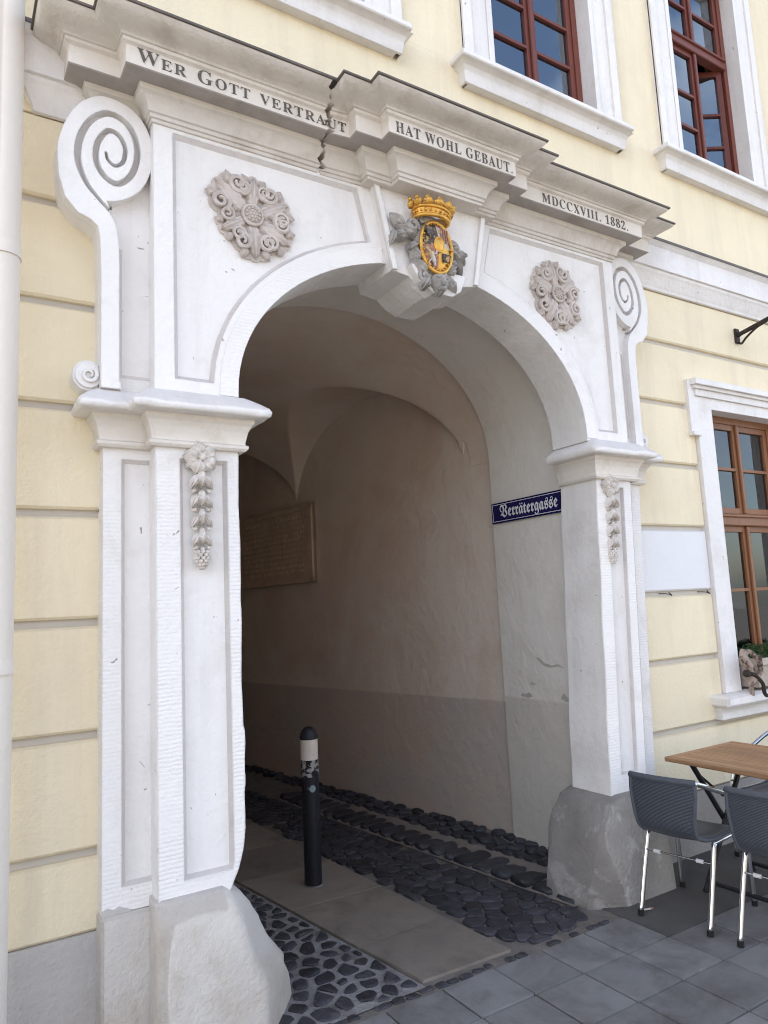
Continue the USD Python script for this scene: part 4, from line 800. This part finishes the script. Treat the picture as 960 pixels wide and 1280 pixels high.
part(arms, 'inner_shield', cat(ell((AX, YA-0.112, AZ+0.005), (0.031, 0.013, 0.045), 2), tube([(AX+0.033*math.cos(a), YA-0.112, AZ+0.005+0.047*math.sin(a)) for a in np.linspace(0, 2*PI, 30)], 0.006, 6)), m_gold, True)
part(arms, 'charge', cat(ell((AX-0.055, YA-0.104, AZ+0.085), (0.028, 0.008, 0.03), 2), leaf((AX-0.055, YA-0.10, AZ+0.085), (-0.7, 0, 0.6), OUT, 0.05, 0.018, 0.012), leaf((AX-0.055, YA-0.10, AZ+0.085), (0.8, 0, 0.4), OUT, 0.045, 0.018, 0.012), leaf((AX-0.055, YA-0.10, AZ+0.085), (0, 0, -1), OUT, 0.05, 0.014, 0.012)), m_field_dark, True)
part(arms, 'charge', cat(tube(smoothpath([(AX-0.085, YA-0.093, AZ-0.02), (AX-0.062, YA-0.106, AZ-0.055), (AX-0.045, YA-0.106, AZ-0.095), (AX-0.03, YA-0.098, AZ-0.13)]), [0.008]*8+[0.014]*12+[0.009]*5, 7), tube(smoothpath([(AX-0.062, YA-0.106, AZ-0.06), (AX-0.028, YA-0.112, AZ-0.058), (AX-0.02, YA-0.112, AZ-0.035)]), 0.006, 6), tube(smoothpath([(AX-0.05, YA-0.104, AZ-0.09), (AX-0.075, YA-0.1, AZ-0.115), (AX-0.065, YA-0.095, AZ-0.135)]), 0.006, 6)), m_field_pale, True)
part(arms, 'charge', cat(ell((AX+0.052, YA-0.106, AZ-0.07), (0.026, 0.008, 0.03), 2), leaf((AX+0.052, YA-0.104, AZ-0.07), (0.8, 0, 0.5), OUT, 0.045, 0.016, 0.012), leaf((AX+0.052, YA-0.104, AZ-0.07), (-0.7, 0, 0.6), OUT, 0.04, 0.016, 0.012)), m_field_dark, True)
part(arms, 'charge', cat(*[tube([(AX+0.02+0.016*k, YA-0.108, AZ+0.13-0.006*k), (AX+0.028+0.018*k, YA-0.104, AZ+0.03)], 0.005, 6) for k in range(4)]), m_field_red, True)
# crown
CXc, CZc = 2.55, 4.145; RC = 0.125
cr_ = part(arms, 'crown', cat(*[tube([(CXc+RC*s_*math.cos(a), YA-0.055+0.62*RC*s_*math.sin(a), CZc+dz) for a in np.linspace(0, 2*PI, 40)], r_, 8) for s_, dz, r_ in ((0.95, -0.035, 0.013), (1.02, 0.02, 0.010))], loft([np.array([(CXc+RC*q*math.cos(a), YA-0.055+0.62*RC*q*math.sin(a), CZc+z) for a in np.linspace(0, 2*PI, 40, endpoint=False)]) for q, z in ((0.93, -0.035), (0.98, -0.01), (1.0, 0.02))], False)), m_gold, True)
for a in np.linspace(-PI, 0, 7):
    bx_, by_ = CXc+RC*1.05*math.cos(a), YA-0.055+0.62*RC*1.05*math.sin(a); o_ = np.array([math.cos(a), 0.5*math.sin(a)-0.5, 0]); n_ = np.array([math.cos(a)*0.8, -1.0, 0]); n_ /= np.linalg.norm(n_)
    dd = np.array([0.75*math.cos(a), 0.35*math.sin(a), 1.0])
    big = abs(math.cos(a)) > 0.9 or abs(math.cos(a)) < 0.1 or True
    part(cr_, 'crown_leaf', cat(leaf((bx_, by_, CZc+0.022), dd, n_, 0.048, 0.034, 0.018, 2, 10, 5), ell((bx_+0.030*math.cos(a), by_-0.008, CZc+0.064), (0.014,)*3, 1), *[ell((bx_+0.026*sg*math.sin(a)+0.014*math.cos(a), by_-0.008, CZc+0.042), (0.012,)*3, 1) for sg in (-1, 1)]), m_gold, True)
part(cr_, 'pearl', cat(*[ell((CXc+RC*1.04*math.cos(a), YA-0.055+0.62*RC*1.04*math.sin(a), CZc-0.008), (0.008,)*3, 1) for a in np.linspace(-PI, 0, 12)]), m_gold, True)
part(arms, 'crown_support', cat(ell((AX-0.02, YA-0.035, 4.105), (0.075, 0.05, 0.035), 2), curl((AX-0.07, 4.10), 0.030, YA-0.03, 0, 1.3, 1, 0.012, 0.04), curl((AX+0.05, 4.10), 0.030, YA-0.03, PI, 1.3, -1, 0.012, 0.04)), m_grey, True)
# mantling
def sprig(pts, wid, lift): return cat(*[leaf(p, d, OUT, L, wid*w_, lift, 3) for p, d, L, w_ in pts])
part(arms, 'mantling', cat(sprig([((AX-0.10, YA-0.02, AZ+0.09), (-1, 0, 0.12), 0.17, 1.0), ((AX-0.20, YA-0.02, AZ+0.11), (-0.8, 0, 0.55), 0.12, 0.8), ((AX-0.18, YA-0.02, AZ+0.07), (-0.9, 0, -0.35), 0.12, 0.8), ((AX-0.10, YA-0.02, AZ+0.02), (-0.75, 0, -0.5), 0.10, 0.8), ((AX-0.26, YA-0.01, AZ+0.08), (-0.35, 0, -1), 0.12, 0.5)], 0.046, 0.045),
     curl((AX-0.145, AZ+0.125), 0.045, YA-0.02, -0.5, 1.5, 1, 0.016, 0.045)), m_grey, 50)
part(arms, 'mantling', cat(sprig([((AX+0.11, YA-0.02, AZ+0.03), (1, 0, 0.25), 0.11, 0.9), ((AX+0.15, YA-0.02, AZ+0.05), (0.8, 0, -0.65), 0.14, 0.9), ((AX+0.10, YA-0.02, AZ-0.06), (1, 0, -0.1), 0.10, 0.8), ((AX+0.17, YA-0.01, AZ+0.02), (1, 0, 0.1), 0.12, 0.7), ((AX+0.19, YA-0.01, AZ), (0.25, 0, -1), 0.14, 0.6)], 0.044, 0.045),
     curl((AX+0.155, AZ+0.045), 0.042, YA-0.02, 2.2, 1.5, -1, 0.016, 0.05), curl((AX+0.15, AZ-0.06), 0.032, YA-0.02, 2.2, 1.3, 1, 0.014, 0.04)), m_grey, 50)
part(arms, 'mask', cat(ell((AX+0.02, YA-0.055, AZ-0.215), (0.062, 0.055, 0.062), 2), ell((AX+0.02, YA-0.105, AZ-0.225), (0.022, 0.022, 0.026), 1), ell((AX-0.01, YA-0.10, AZ-0.195), (0.016, 0.012, 0.010), 1), ell((AX+0.05, YA-0.10, AZ-0.195), (0.016, 0.012, 0.010), 1), ell((AX+0.02, YA-0.085, AZ-0.262), (0.034, 0.03, 0.016), 1),
     sprig([((AX-0.05, YA-0.03, AZ-0.16), (-0.75, 0, 0.45), 0.13, 1.0), ((AX-0.05, YA-0.03, AZ-0.18), (-0.5, 0, -0.9), 0.12, 0.9), ((AX+0.09, YA-0.03, AZ-0.17), (0.6, 0, -0.8), 0.11, 0.9), ((AX+0.09, YA-0.03, AZ-0.13), (0.8, 0, 0.5), 0.10, 0.9), ((AX-0.10, YA-0.02, AZ-0.10), (-0.5, 0, 0.9), 0.11, 0.9), ((AX+0.02, YA-0.03, AZ-0.24), (0, 0, -1), 0.06, 1.0)], 0.045, 0.05),
     curl((AX-0.085, AZ-0.19), 0.04, YA-0.025, 0.8, 1.5, 1, 0.016, 0.045), curl((AX+0.105, AZ-0.20), 0.038, YA-0.025, 2.2, 1.5, -1, 0.016, 0.045)), m_grey, 50)

# ================================================================== smaller things
# downpipe
pipe = thing('downpipe', 'cream painted downpipe with ring joints at the left edge beside the portal', 'downpipe', (0.222, -0.125, G))
part(pipe, 'pipe', tube([(0.212, -0.13, z) for z in np.linspace(G, 9.2, 30)], 0.078, 28), m_pipe, True)
for zc in (1.56, 3.435, 5.3, 7.2):
    part(pipe, 'collar', tube([(0.212, -0.13, zc-0.012), (0.212, -0.13, zc+0.012), (0.212, -0.13, zc+0.05)], [0.0835, 0.083, 0.080], 28), m_pipe, 40)
    part(pipe, 'bracket', cat(bx(0.20, 0.224, -0.06, 0.01, zc-0.03, zc-0.015)), m_iron)

# street sign on the gateway reveal
sign = thing('street_sign', 'navy blue enamel street sign lettered Verrätergasse in white blackletter', 'street sign', (3.99, 0.62, 2.47))
SX, SY0, SY1, SZ0, SZ1 = 3.985, 0.985, 0.155, 2.395, 2.567
part(sign, 'plate', cbx(SX-0.008, SX+0.004, SY1, SY0, SZ0, SZ1, 0.003), m_navy)
def on_reveal(poly, d0, d1):
    """polygon (s along the sign, z) onto the reveal, reading from its inner end outwards"""
    m = fprism(poly, 0, 1); v = np.array(m.vertices); return trimesh.Trimesh(np.c_[SX-0.008-d1+(d1-d0)*v[:, 1], SY0-v[:, 0], v[:, 2]], np.array(m.faces), process=False)
LS = SY0-SY1
part(sign, 'border_line', on_reveal(sbox(0.016, SZ0+0.014, LS-0.010, SZ1-0.014).difference(sbox(0.0205, SZ0+0.0185, LS-0.0145, SZ1-0.0185)), 0.0, 0.0012), m_enamelw)
word = ['fV', 'fe', 'fr', 'fr', 'fa', 'ft', 'fe', 'fr', 'fg', 'fa', 'fs', 'fs', 'fe']
g0, l0 = glyphs(word, 0.093); sx_ = (LS-0.165)/l0
gg, _ = glyphs(word, 0.093, 0, sx_)
for i, (k, q) in enumerate(gg):
    q = affinity.translate(q, 0.105, SZ0+0.046).buffer(0.0006)
    if i == 4:
        bx0, by0, bx1, by1 = q.bounds; q = unary_union([q]+[Polygon([(cx_-0.007, by1+0.012), (cx_, by1+0.004), (cx_+0.007, by1+0.012), (cx_, by1+0.021)]) for cx_ in (bx0+0.018, bx0+0.042)])
    part(sign, 'letter', on_reveal(q, 0.0, 0.0015), m_enamelw)

# flaked paint on the gateway reveal
for pts in ([(0.30, 1.235), (0.36, 1.262), (0.43, 1.25), (0.50, 1.262), (0.56, 1.30), (0.60, 1.305), (0.56, 1.275), (0.52, 1.245), (0.45, 1.232), (0.37, 1.245)], [(0.62, 1.10), (0.66, 1.115), (0.69, 1.10), (0.65, 1.085)],
            [(0.22, 1.00), (0.26, 1.04), (0.29, 1.02), (0.33, 1.05), (0.36, 1.01), (0.31, 0.99)], [(0.66, 1.0), (0.70, 1.03), (0.75, 1.01), (0.78, 1.02), (0.80, 0.995), (0.72, 0.985)]):
    m = fprism(Polygon(pts), 0, 1); v = np.array(m.vertices)
    part(house, 'flaked_patch', trimesh.Trimesh(np.c_[4.0-0.003+0.006*v[:, 1], v[:, 0], v[:, 2]], np.array(m.faces)[:, ::-1], process=False), m_flake)

# inscribed tablet deep in the passage
dv = np.array([-0.105, 0.9945, 0]); nv = np.array([-0.9945, -0.105, 0])
tab = thing('stone_tablet', 'dim brown inscribed stone tablet on the inner passage wall', 'tablet', (3.7, 3.85, 2.07))
def onwall(s0, s1, z0, z1, d):
    p0 = np.array([xw_(3.84)+0.02, 3.84, 0]); a = trimesh.creation.box((s1-s0, d+0.05, z1-z0)); v = np.array(a.vertices); out = p0+dv*(v[:, :1]+(s0+s1)/2)+nv*(v[:, 1:2]+(d-0.05)/2)+np.array([0, 0, 1])*(v[:, 2:]+(z0+z1)/2)
    return trimesh.Trimesh(out, a.faces, process=False)
part(tab, 'slab', onwall(0, 1.95, 2.07, 2.99, 0.05), m_tablet)
part(tab, 'frame', cat(onwall(0, 1.95, 2.07, 2.13, 0.075), onwall(0, 1.95, 2.93, 2.99, 0.075), onwall(0, 0.09, 2.07, 2.99, 0.075), onwall(1.86, 1.95, 2.07, 2.99, 0.075)), m_tablet)
rt = np.random.default_rng(4); ln = []
for z in np.arange(2.20, 2.88, 0.065):
    s_ = 0.16
    while s_ < 1.75:
        w = rt.uniform(0.02, 0.05); ln.append(onwall(s_, s_+w, z, z+rt.uniform(0.025, 0.038), 0.058)); s_ += w+rt.choice([0.008, 0.008, 0.03])
part(tab, 'worn_lettering', cat(*ln), m_tablet)

# bollard
bo = thing('bollard', 'black bollard with white reflective band and torn stickers in the passage', 'bollard', (2.398, 1.383, -0.237))
def cyl(r, z0, z1, n=28): return tube([(2.398, 1.383, z0), (2.398, 1.383, z1)], r, n)
part(bo, 'post', cyl(0.064, -0.26, 0.66), m_black, 40)
part(bo, 'sticker', tube([(2.398, 1.383, 0.535), (2.398, 1.383, 0.66)], 0.0648, 28, False), m_torn, 40, label='torn and scratched remains of stickers')
part(bo, 'reflective_band', cyl(0.065, 0.655, 0.808), m_bandw, 40)
part(bo, 'cap', loft([np.array([(2.398+r*math.cos(a), 1.383+r*math.sin(a), z) for a in np.linspace(0, 2*PI, 28, endpoint=False)]) for r, z in ((0.066, 0.802), (0.069, 0.806), (0.069, 0.815), (0.062, 0.845), (0.049, 0.870), (0.028, 0.886), (0.008, 0.891))]), m_black, 50)
dirb = np.array([-2.398, -3.674-1.383]); dirb /= np.linalg.norm(dirb); ab = math.atan2(dirb[1], dirb[0])+0.25
rg = []
for da in np.linspace(-0.36, 0.36, 9):
    for dz in np.linspace(-0.024, 0.024, 9):
        rg.append((da, dz))
V, f = [(0, 0)], []
V = [(2.398+0.0652*math.cos(ab), 1.383+0.0652*math.sin(ab), 0.455)]+[(2.398+0.0652*math.cos(ab+0.36*math.cos(t)), 1.383+0.0652*math.sin(ab+0.36*math.cos(t)), 0.455+0.025*math.sin(t)) for t in np.linspace(0, 2*PI, 24, endpoint=False)]
part(bo, 'sticker', (np.array(V), np.array([(0, 1+i, 1+(i+1) % 24) for i in range(24)])), m_dot, False, label='round blue grey sticker')
part(bo, 'foot_ring', tube([(2.398, 1.383, -0.245), (2.398, 1.383, -0.222)], [0.074, 0.070], 28), m_mortar, 40)

# wall bracket
br = thing('sign_bracket', 'black iron hanging bracket reaching out from the wall above the ground floor window', 'bracket', (6.19, 0, 4.06))
part(br, 'wall_plate', cbx(6.165, 6.225, -0.022, 0.0, 3.99, 4.13, 0.005), m_iron)
part(br, 'arm', cat(tube([(6.195, -0.01, 4.065), (6.195, -0.75, 4.19)], 0.020, 10), *[ell((6.195, y_, 4.067+0.1675*abs(y_)), (0.028, 0.016, 0.028), 1) for y_ in (-0.03, -0.35, -0.7)]), m_iron, 40)
part(br, 'scroll', tube(smoothpath([(6.195, -0.02, 3.995), (6.195, -0.05, 3.98), (6.195, -0.10, 4.02), (6.195, -0.20, 4.075), (6.195, -0.30, 4.10)]), 0.010, 7), m_iron, True)

# folding table
TX, TY, TZ = 4.60, -0.96, 0.66
tb = thing('folding_table', 'wooden slatted folding bistro table with black metal cross legs', 'table', (TX, TY, G))
hx, hy = 0.385, 0.62; ns = 10; sw = (2*hx-0.10)/ns
for i in range(ns):
    x = TX-hx+0.05+i*sw
    part(tb, 'slat', cbx(x+0.003, x+sw-0.003, TY-hy+0.05, TY+hy-0.05, TZ-0.026, TZ-0.002, 0.004), m_wood)
part(tb, 'edge_rail', cbx(TX-hx, TX-hx+0.05, TY-hy, TY+hy, TZ-0.03, TZ, 0.006), m_wood); part(tb, 'edge_rail', cbx(TX+hx-0.05, TX+hx, TY-hy, TY+hy, TZ-0.03, TZ, 0.006), m_wood)
part(tb, 'end_rail', cbx(TX-hx+0.05, TX+hx-0.05, TY-hy, TY-hy+0.05, TZ-0.03, TZ, 0.006), m_wood); part(tb, 'end_rail', cbx(TX-hx+0.05, TX+hx-0.05, TY+hy-0.05, TY+hy, TZ-0.03, TZ, 0.006), m_wood)
def bar(a, b, w=0.018, t=0.010):
    a, b = np.array(a, float), np.array(b, float); return tube([a, b], [w, w], 8)
for yy in (TY+hy-0.10, TY-hy+0.10):
    part(tb, 'leg', cat(bar((TX-0.25, yy, TZ-0.035), (TX+0.33, yy, G+0.015)), ell((TX+0.33, yy, G+0.012), (0.03, 0.022, 0.014), 1)), m_black, 40)
    part(tb, 'leg', cat(bar((TX+0.33, yy-0.025, TZ-0.045), (TX-0.24, yy-0.025, G+0.015)), ell((TX-0.24, yy-0.025, G+0.012), (0.03, 0.022, 0.014), 1)), m_black, 40)
    part(tb, 'brace', bar((TX-0.20, yy+0.02, TZ-0.10), (TX+0.10, yy+0.02, TZ-0.32), 0.009), m_black)
part(tb, 'stretcher', cat(bar((TX+0.325, TY-hy+0.09, TZ-0.085), (TX+0.325, TY+hy-0.11, TZ-0.085), 0.017), bar((TX-0.25, TY-hy+0.1, TZ-0.05), (TX-0.25, TY+hy-0.1, TZ-0.05), 0.014)), m_black)
part(tb, 'foot_bar', cat(bar((TX-0.215, TY-hy+0.09, G+0.06), (TX-0.215, TY+hy-0.12, G+0.06), 0.015), bar((TX+0.30, TY-hy+0.09, G+0.06), (TX+0.30, TY+hy-0.12, G+0.06), 0.015)), m_black)

# chairs (local: faces +x, origin on the ground under the seat)
def make_chair(name, label, group):
    c = thing(name, label, 'chair', (0, 0, G), group)
    prof = smoothpath([(-0.262, 0.835), (-0.272, 0.70), (-0.268, 0.585), (-0.235, 0.525), (-0.155, 0.490), (-0.03, 0.470), (0.15, 0.468), (0.27, 0.470), (0.31, 0.452), (0.322, 0.43)], 5)
    ny = 13; hw = 0.205; F_, B_ = [], []
    tn = np.gradient(prof, axis=0); tn /= np.linalg.norm(tn, axis=1)[:, None]; nn = np.c_[-tn[:, 1], tn[:, 0]]
    for i, ((x, z), n_) in enumerate(zip(prof, nn)):
        for j in range(ny):
            u = -1+2*j/(ny-1); bow = 0.022*(1-u*u)*(1 if z > 0.6 else max(0, (z-0.47)/0.13))
            sag = 0.010*(1-u*u) if z < 0.5 else 0
            tp = hw*(0.86+0.14*min(1, abs(z-0.53)/0.22)); F_.append((x-bow+n_[0]*0.006, u*tp, z-sag+n_[1]*0.006+G)); B_.append((x-bow-n_[0]*0.006, u*tp, z-sag-n_[1]*0.006+G))
    m_ = len(prof); i = np.arange(m_*ny).reshape(m_, ny); q = np.stack([i[:-1, :-1], i[:-1, 1:], i[1:, 1:], i[1:, :-1]], -1).reshape(-1, 4)
    sh = part(c, 'woven_shell', (np.vstack([F_, B_]), np.vstack([q[:, ::-1], q+m_*ny])), m_weave, 60)
    for s in (-1, 1):
        part(sh, 'shell_edge', tube([(x, s*hw*(0.86+0.14*min(1, abs(z-0.53)/0.22)), z+G) for x, z in prof], 0.0125, 8), m_tubegrey, True)
    part(c, 'top_rail', tube([(-0.262-0.022*(1-u*u), u*hw*1.02, 0.838+G) for u in np.linspace(-1, 1, 13)], 0.019, 10), m_tubegrey, True)
    for s in (-1, 1):
        part(c, 'arm', tube(smoothpath([(-0.262, s*0.208, 0.836+G), (-0.14, s*0.222, 0.795+G), (0.02, s*0.228, 0.738+G), (0.15, s*0.230, 0.700+G), (0.245, s*0.230, 0.64+G), (0.285, s*0.230, 0.53+G)]), 0.0155, 10), m_chrome, True)
        fl_ = part(c, 'leg', tube(smoothpath([(0.285, s*0.230, 0.53+G), (0.30, s*0.230, 0.30+G), (0.315, s*0.232, 0.02+G)]), 0.0155, 10), m_chrome, True)
        part(fl_, 'foot_cap', tube([(0.315, s*0.232, G), (0.315, s*0.232, G+0.03)], 0.0185, 10), m_rubber, 40)
        rl_ = part(c, 'leg', tube(smoothpath([(-0.262, s*0.214, 0.02+G), (-0.18, s*0.214, 0.25+G), (-0.10, s*0.210, 0.465+G)]), 0.0155, 10), m_chrome, True)
        part(rl_, 'foot_cap', tube([(-0.265, s*0.214, G), (-0.262, s*0.214, G+0.03)], 0.0185, 10), m_rubber, 40)
        part(c, 'seat_rail', tube([(-0.10, s*0.208, 0.462+G), (0.29, s*0.215, 0.458+G)], 0.012, 8), m_chrome, True)
    cb = part(c, 'cross_bar', tube([(-0.148, -0.212, 0.36+G), (-0.148, 0.212, 0.36+G)], 0.006, 8), m_chrome, True)
    for s in (-1, 1): part(cb, 'clip', tube([(-0.148, s*0.115, 0.36+G), (-0.148, s*0.155, 0.36+G)], 0.012, 8), m_clip, 40)
    return c
ch = make_chair('chair', 'dark grey woven armchair with aluminium frame, nearest the portal plinth', 'woven armchairs round the folding table')
x_ = UsdGeom.Xform(stage.GetPrimAtPath(ch.path)); x_.GetOrderedXformOps()[0].Set(W((4.045, -0.60, G))); x_.AddRotateZOp().Set(10.0)
copy_of(ch, 'chair', (4.13, -1.205, G), 8.0, 'dark grey woven armchair cut by the right picture edge, in front of the table', 'chair', 'woven armchairs round the folding table')
copy_of(ch, 'chair', (5.42, -0.44, G), 180.0, 'woven armchair on the far side of the table, mostly hidden behind it', 'chair', 'woven armchairs round the folding table')

# planter on the window sill
pb = thing('window_planter', 'cream trough planter with a rough driftwood prop on the ground floor window sill', 'planter', (6.1, -0.06, 0.93))
r0 = lambda z, e: np.array([(5.70-e*.8, -0.17-e, z), (6.70+e*.8, -0.17-e, z), (6.70+e*.8, 0.055+e*.5, z), (5.70-e*.8, 0.055+e*.5, z)])
part(pb, 'trough', loft([r0(0.955, -0.03), r0(1.13, 0.0), r0(1.135, 0.018), r0(1.19, 0.02), r0(1.19, 0.0), r0(1.15, -0.01)]), m_planter)
DX, DY = -0.02, 0.135
part(pb, 'driftwood', cat(rough(tube(smoothpath([(5.645+DX, -0.27+DY, 0.90), (5.60+DX, -0.30+DY, 0.99), (5.625+DX, -0.30+DY, 1.09), (5.575+DX, -0.28+DY, 1.19), (5.60+DX, -0.26+DY, 1.27)]), np.interp(np.linspace(0, 1, 33), [0, .3, .5, .8, 1], [0.016, 0.024, 0.03, 0.034, 0.02]), 12), 0.012, 18, 3), rough(tube(smoothpath([(5.60+DX, -0.30+DY, 1.00), (5.66+DX, -0.35+DY, 1.10), (5.655+DX, -0.35+DY, 1.22)]), 0.02, 10), 0.010, 18, 5), rough(tube(smoothpath([(5.58+DX, -0.27+DY, 1.23), (5.63+DX, -0.30+DY, 1.25), (5.68+DX, -0.32+DY, 1.20)]), 0.02, 10), 0.010, 18, 6)), m_drift, True)
part(pb, 'iron_hook', cat(ell((5.555+DX, -0.30+DY, 1.085), (0.035, 0.03, 0.03), 2), tube(smoothpath([(5.555+DX, -0.30+DY, 1.085), (5.61+DX, -0.33+DY, 1.07), (5.66+DX, -0.36+DY, 1.0), (5.67+DX, -0.36+DY, 0.93), (5.70+DX, -0.36+DY, 0.90)]), 0.016, 8)), m_iron, True)
pl_ = thing('box_shrub', 'small clipped green shrub growing in the window planter', 'plant', (6.15, -0.06, 1.17))
rp = np.random.default_rng(12); V, f = [], []
for k in range(2600):
    cx_ = rp.choice([5.80, 5.98, 6.18, 6.38, 6.56]); u = rp.normal(size=3); u /= np.linalg.norm(u); rad = rp.uniform(0.6, 1.0)
    p = np.array([cx_, -0.06, 1.22])+u*np.array([0.125, 0.105, 0.085])*rad
    a = rp.normal(size=3); a /= np.linalg.norm(a); b = np.cross(a, u+0.3*rp.normal(size=3)); b /= np.linalg.norm(b)+1e-9; s_ = rp.uniform(0.008, 0.015); i0 = len(V)
    V += [p-a*s_, p+b*s_*0.5, p+a*s_, p-b*s_*0.5]; f += [(i0, i0+1, i0+2), (i0, i0+2, i0+3)]
part(pl_, 'foliage', (np.array(V), np.array(f)), m_leaf, kind='stuff')
part(pl_, 'stem', cat(*[tube([(x, -0.06, 1.13), (x+0.01, -0.06, 1.24)], 0.008, 6) for x in (5.80, 5.98, 6.18, 6.38, 6.56)]), m_iron)

# cigarette end on the paving
cg = thing('cigarette_end', 'white cigarette end lying on the dark paving beside a chair foot', 'litter', (3.83, -0.415, G))
part(cg, 'paper', tube([(3.805, -0.408, G+0.007), (3.85, -0.422, G+0.007)], 0.0055, 8), m_clip, 40); part(cg, 'filter', tube([(3.85, -0.422, G+0.007), (3.868, -0.4275, G+0.007)], 0.0057, 8), m_wood, 40)

# houses across the square (seen only as reflections in the window panes)
def far_house(x0, x1, y0, y1, h, mat, label, rf):
    t = thing('town_house', label, 'house', ((x0+x1)/2, y1, G))
    wl = sbox(x0, G-0.1, x1, h); pn = []
    for z0, z1 in ((G+1.0, G+2.9), (4.3, 6.3), (7.6, 9.4)):
        if z1 > h-0.6: continue
        n = int((x1-x0)/2.3)
        for k in range(n):
            c = x0+(k+0.5)*(x1-x0)/n; wl = wl.difference(sbox(c-0.5, z0, c+0.5, z1)); pn.append((c, z0, z1))
    m = fprism(wl, 0, 0.3); v = np.array(m.vertices); v[:, 1] = y1-v[:, 1]; m = trimesh.Trimesh(v, np.array(m.faces)[:, ::-1], process=False)
    w_ = part(t, 'wall', cat(m, bx(x0, x1, y0, y0+0.3, G-.1, h), bx(x0, x0+0.3, y0, y1-0.3, G-.1, h), bx(x1-0.3, x1, y0, y1-0.3, G-.1, h)), mat)
    for c, z0, z1 in pn:
        part(t, 'window', bx(c-0.5, c+0.5, y1-0.2, y1-0.15, z0, z1), m_farglass)
    ym = (y0+y1)/2; V = np.array([(x0-.3, y0-.4, h), (x1+.3, y0-.4, h), (x1+.3, y1+.4, h), (x0-.3, y1+.4, h), (x0-.3, ym, h+rf), (x1+.3, ym, h+rf)])
    part(t, 'roof', trimesh.convex.convex_hull(V), m_tile)
far_house(-26, -9, -46, -34, 10.5, m_house2, 'pale plastered town house across the square', 4.5)
far_house(-8.6, 6, -46, -34, 9.8, m_house, 'ochre plastered town house across the square', 4.8)
far_house(6.4, 22, -46, -34, 11.0, m_house2, 'tall pale town house across the square with a red roof', 4.5)
far_house(22.4, 38, -46, -34, 9.6, m_house, 'broad ochre town house at the far corner of the square', 4.5)
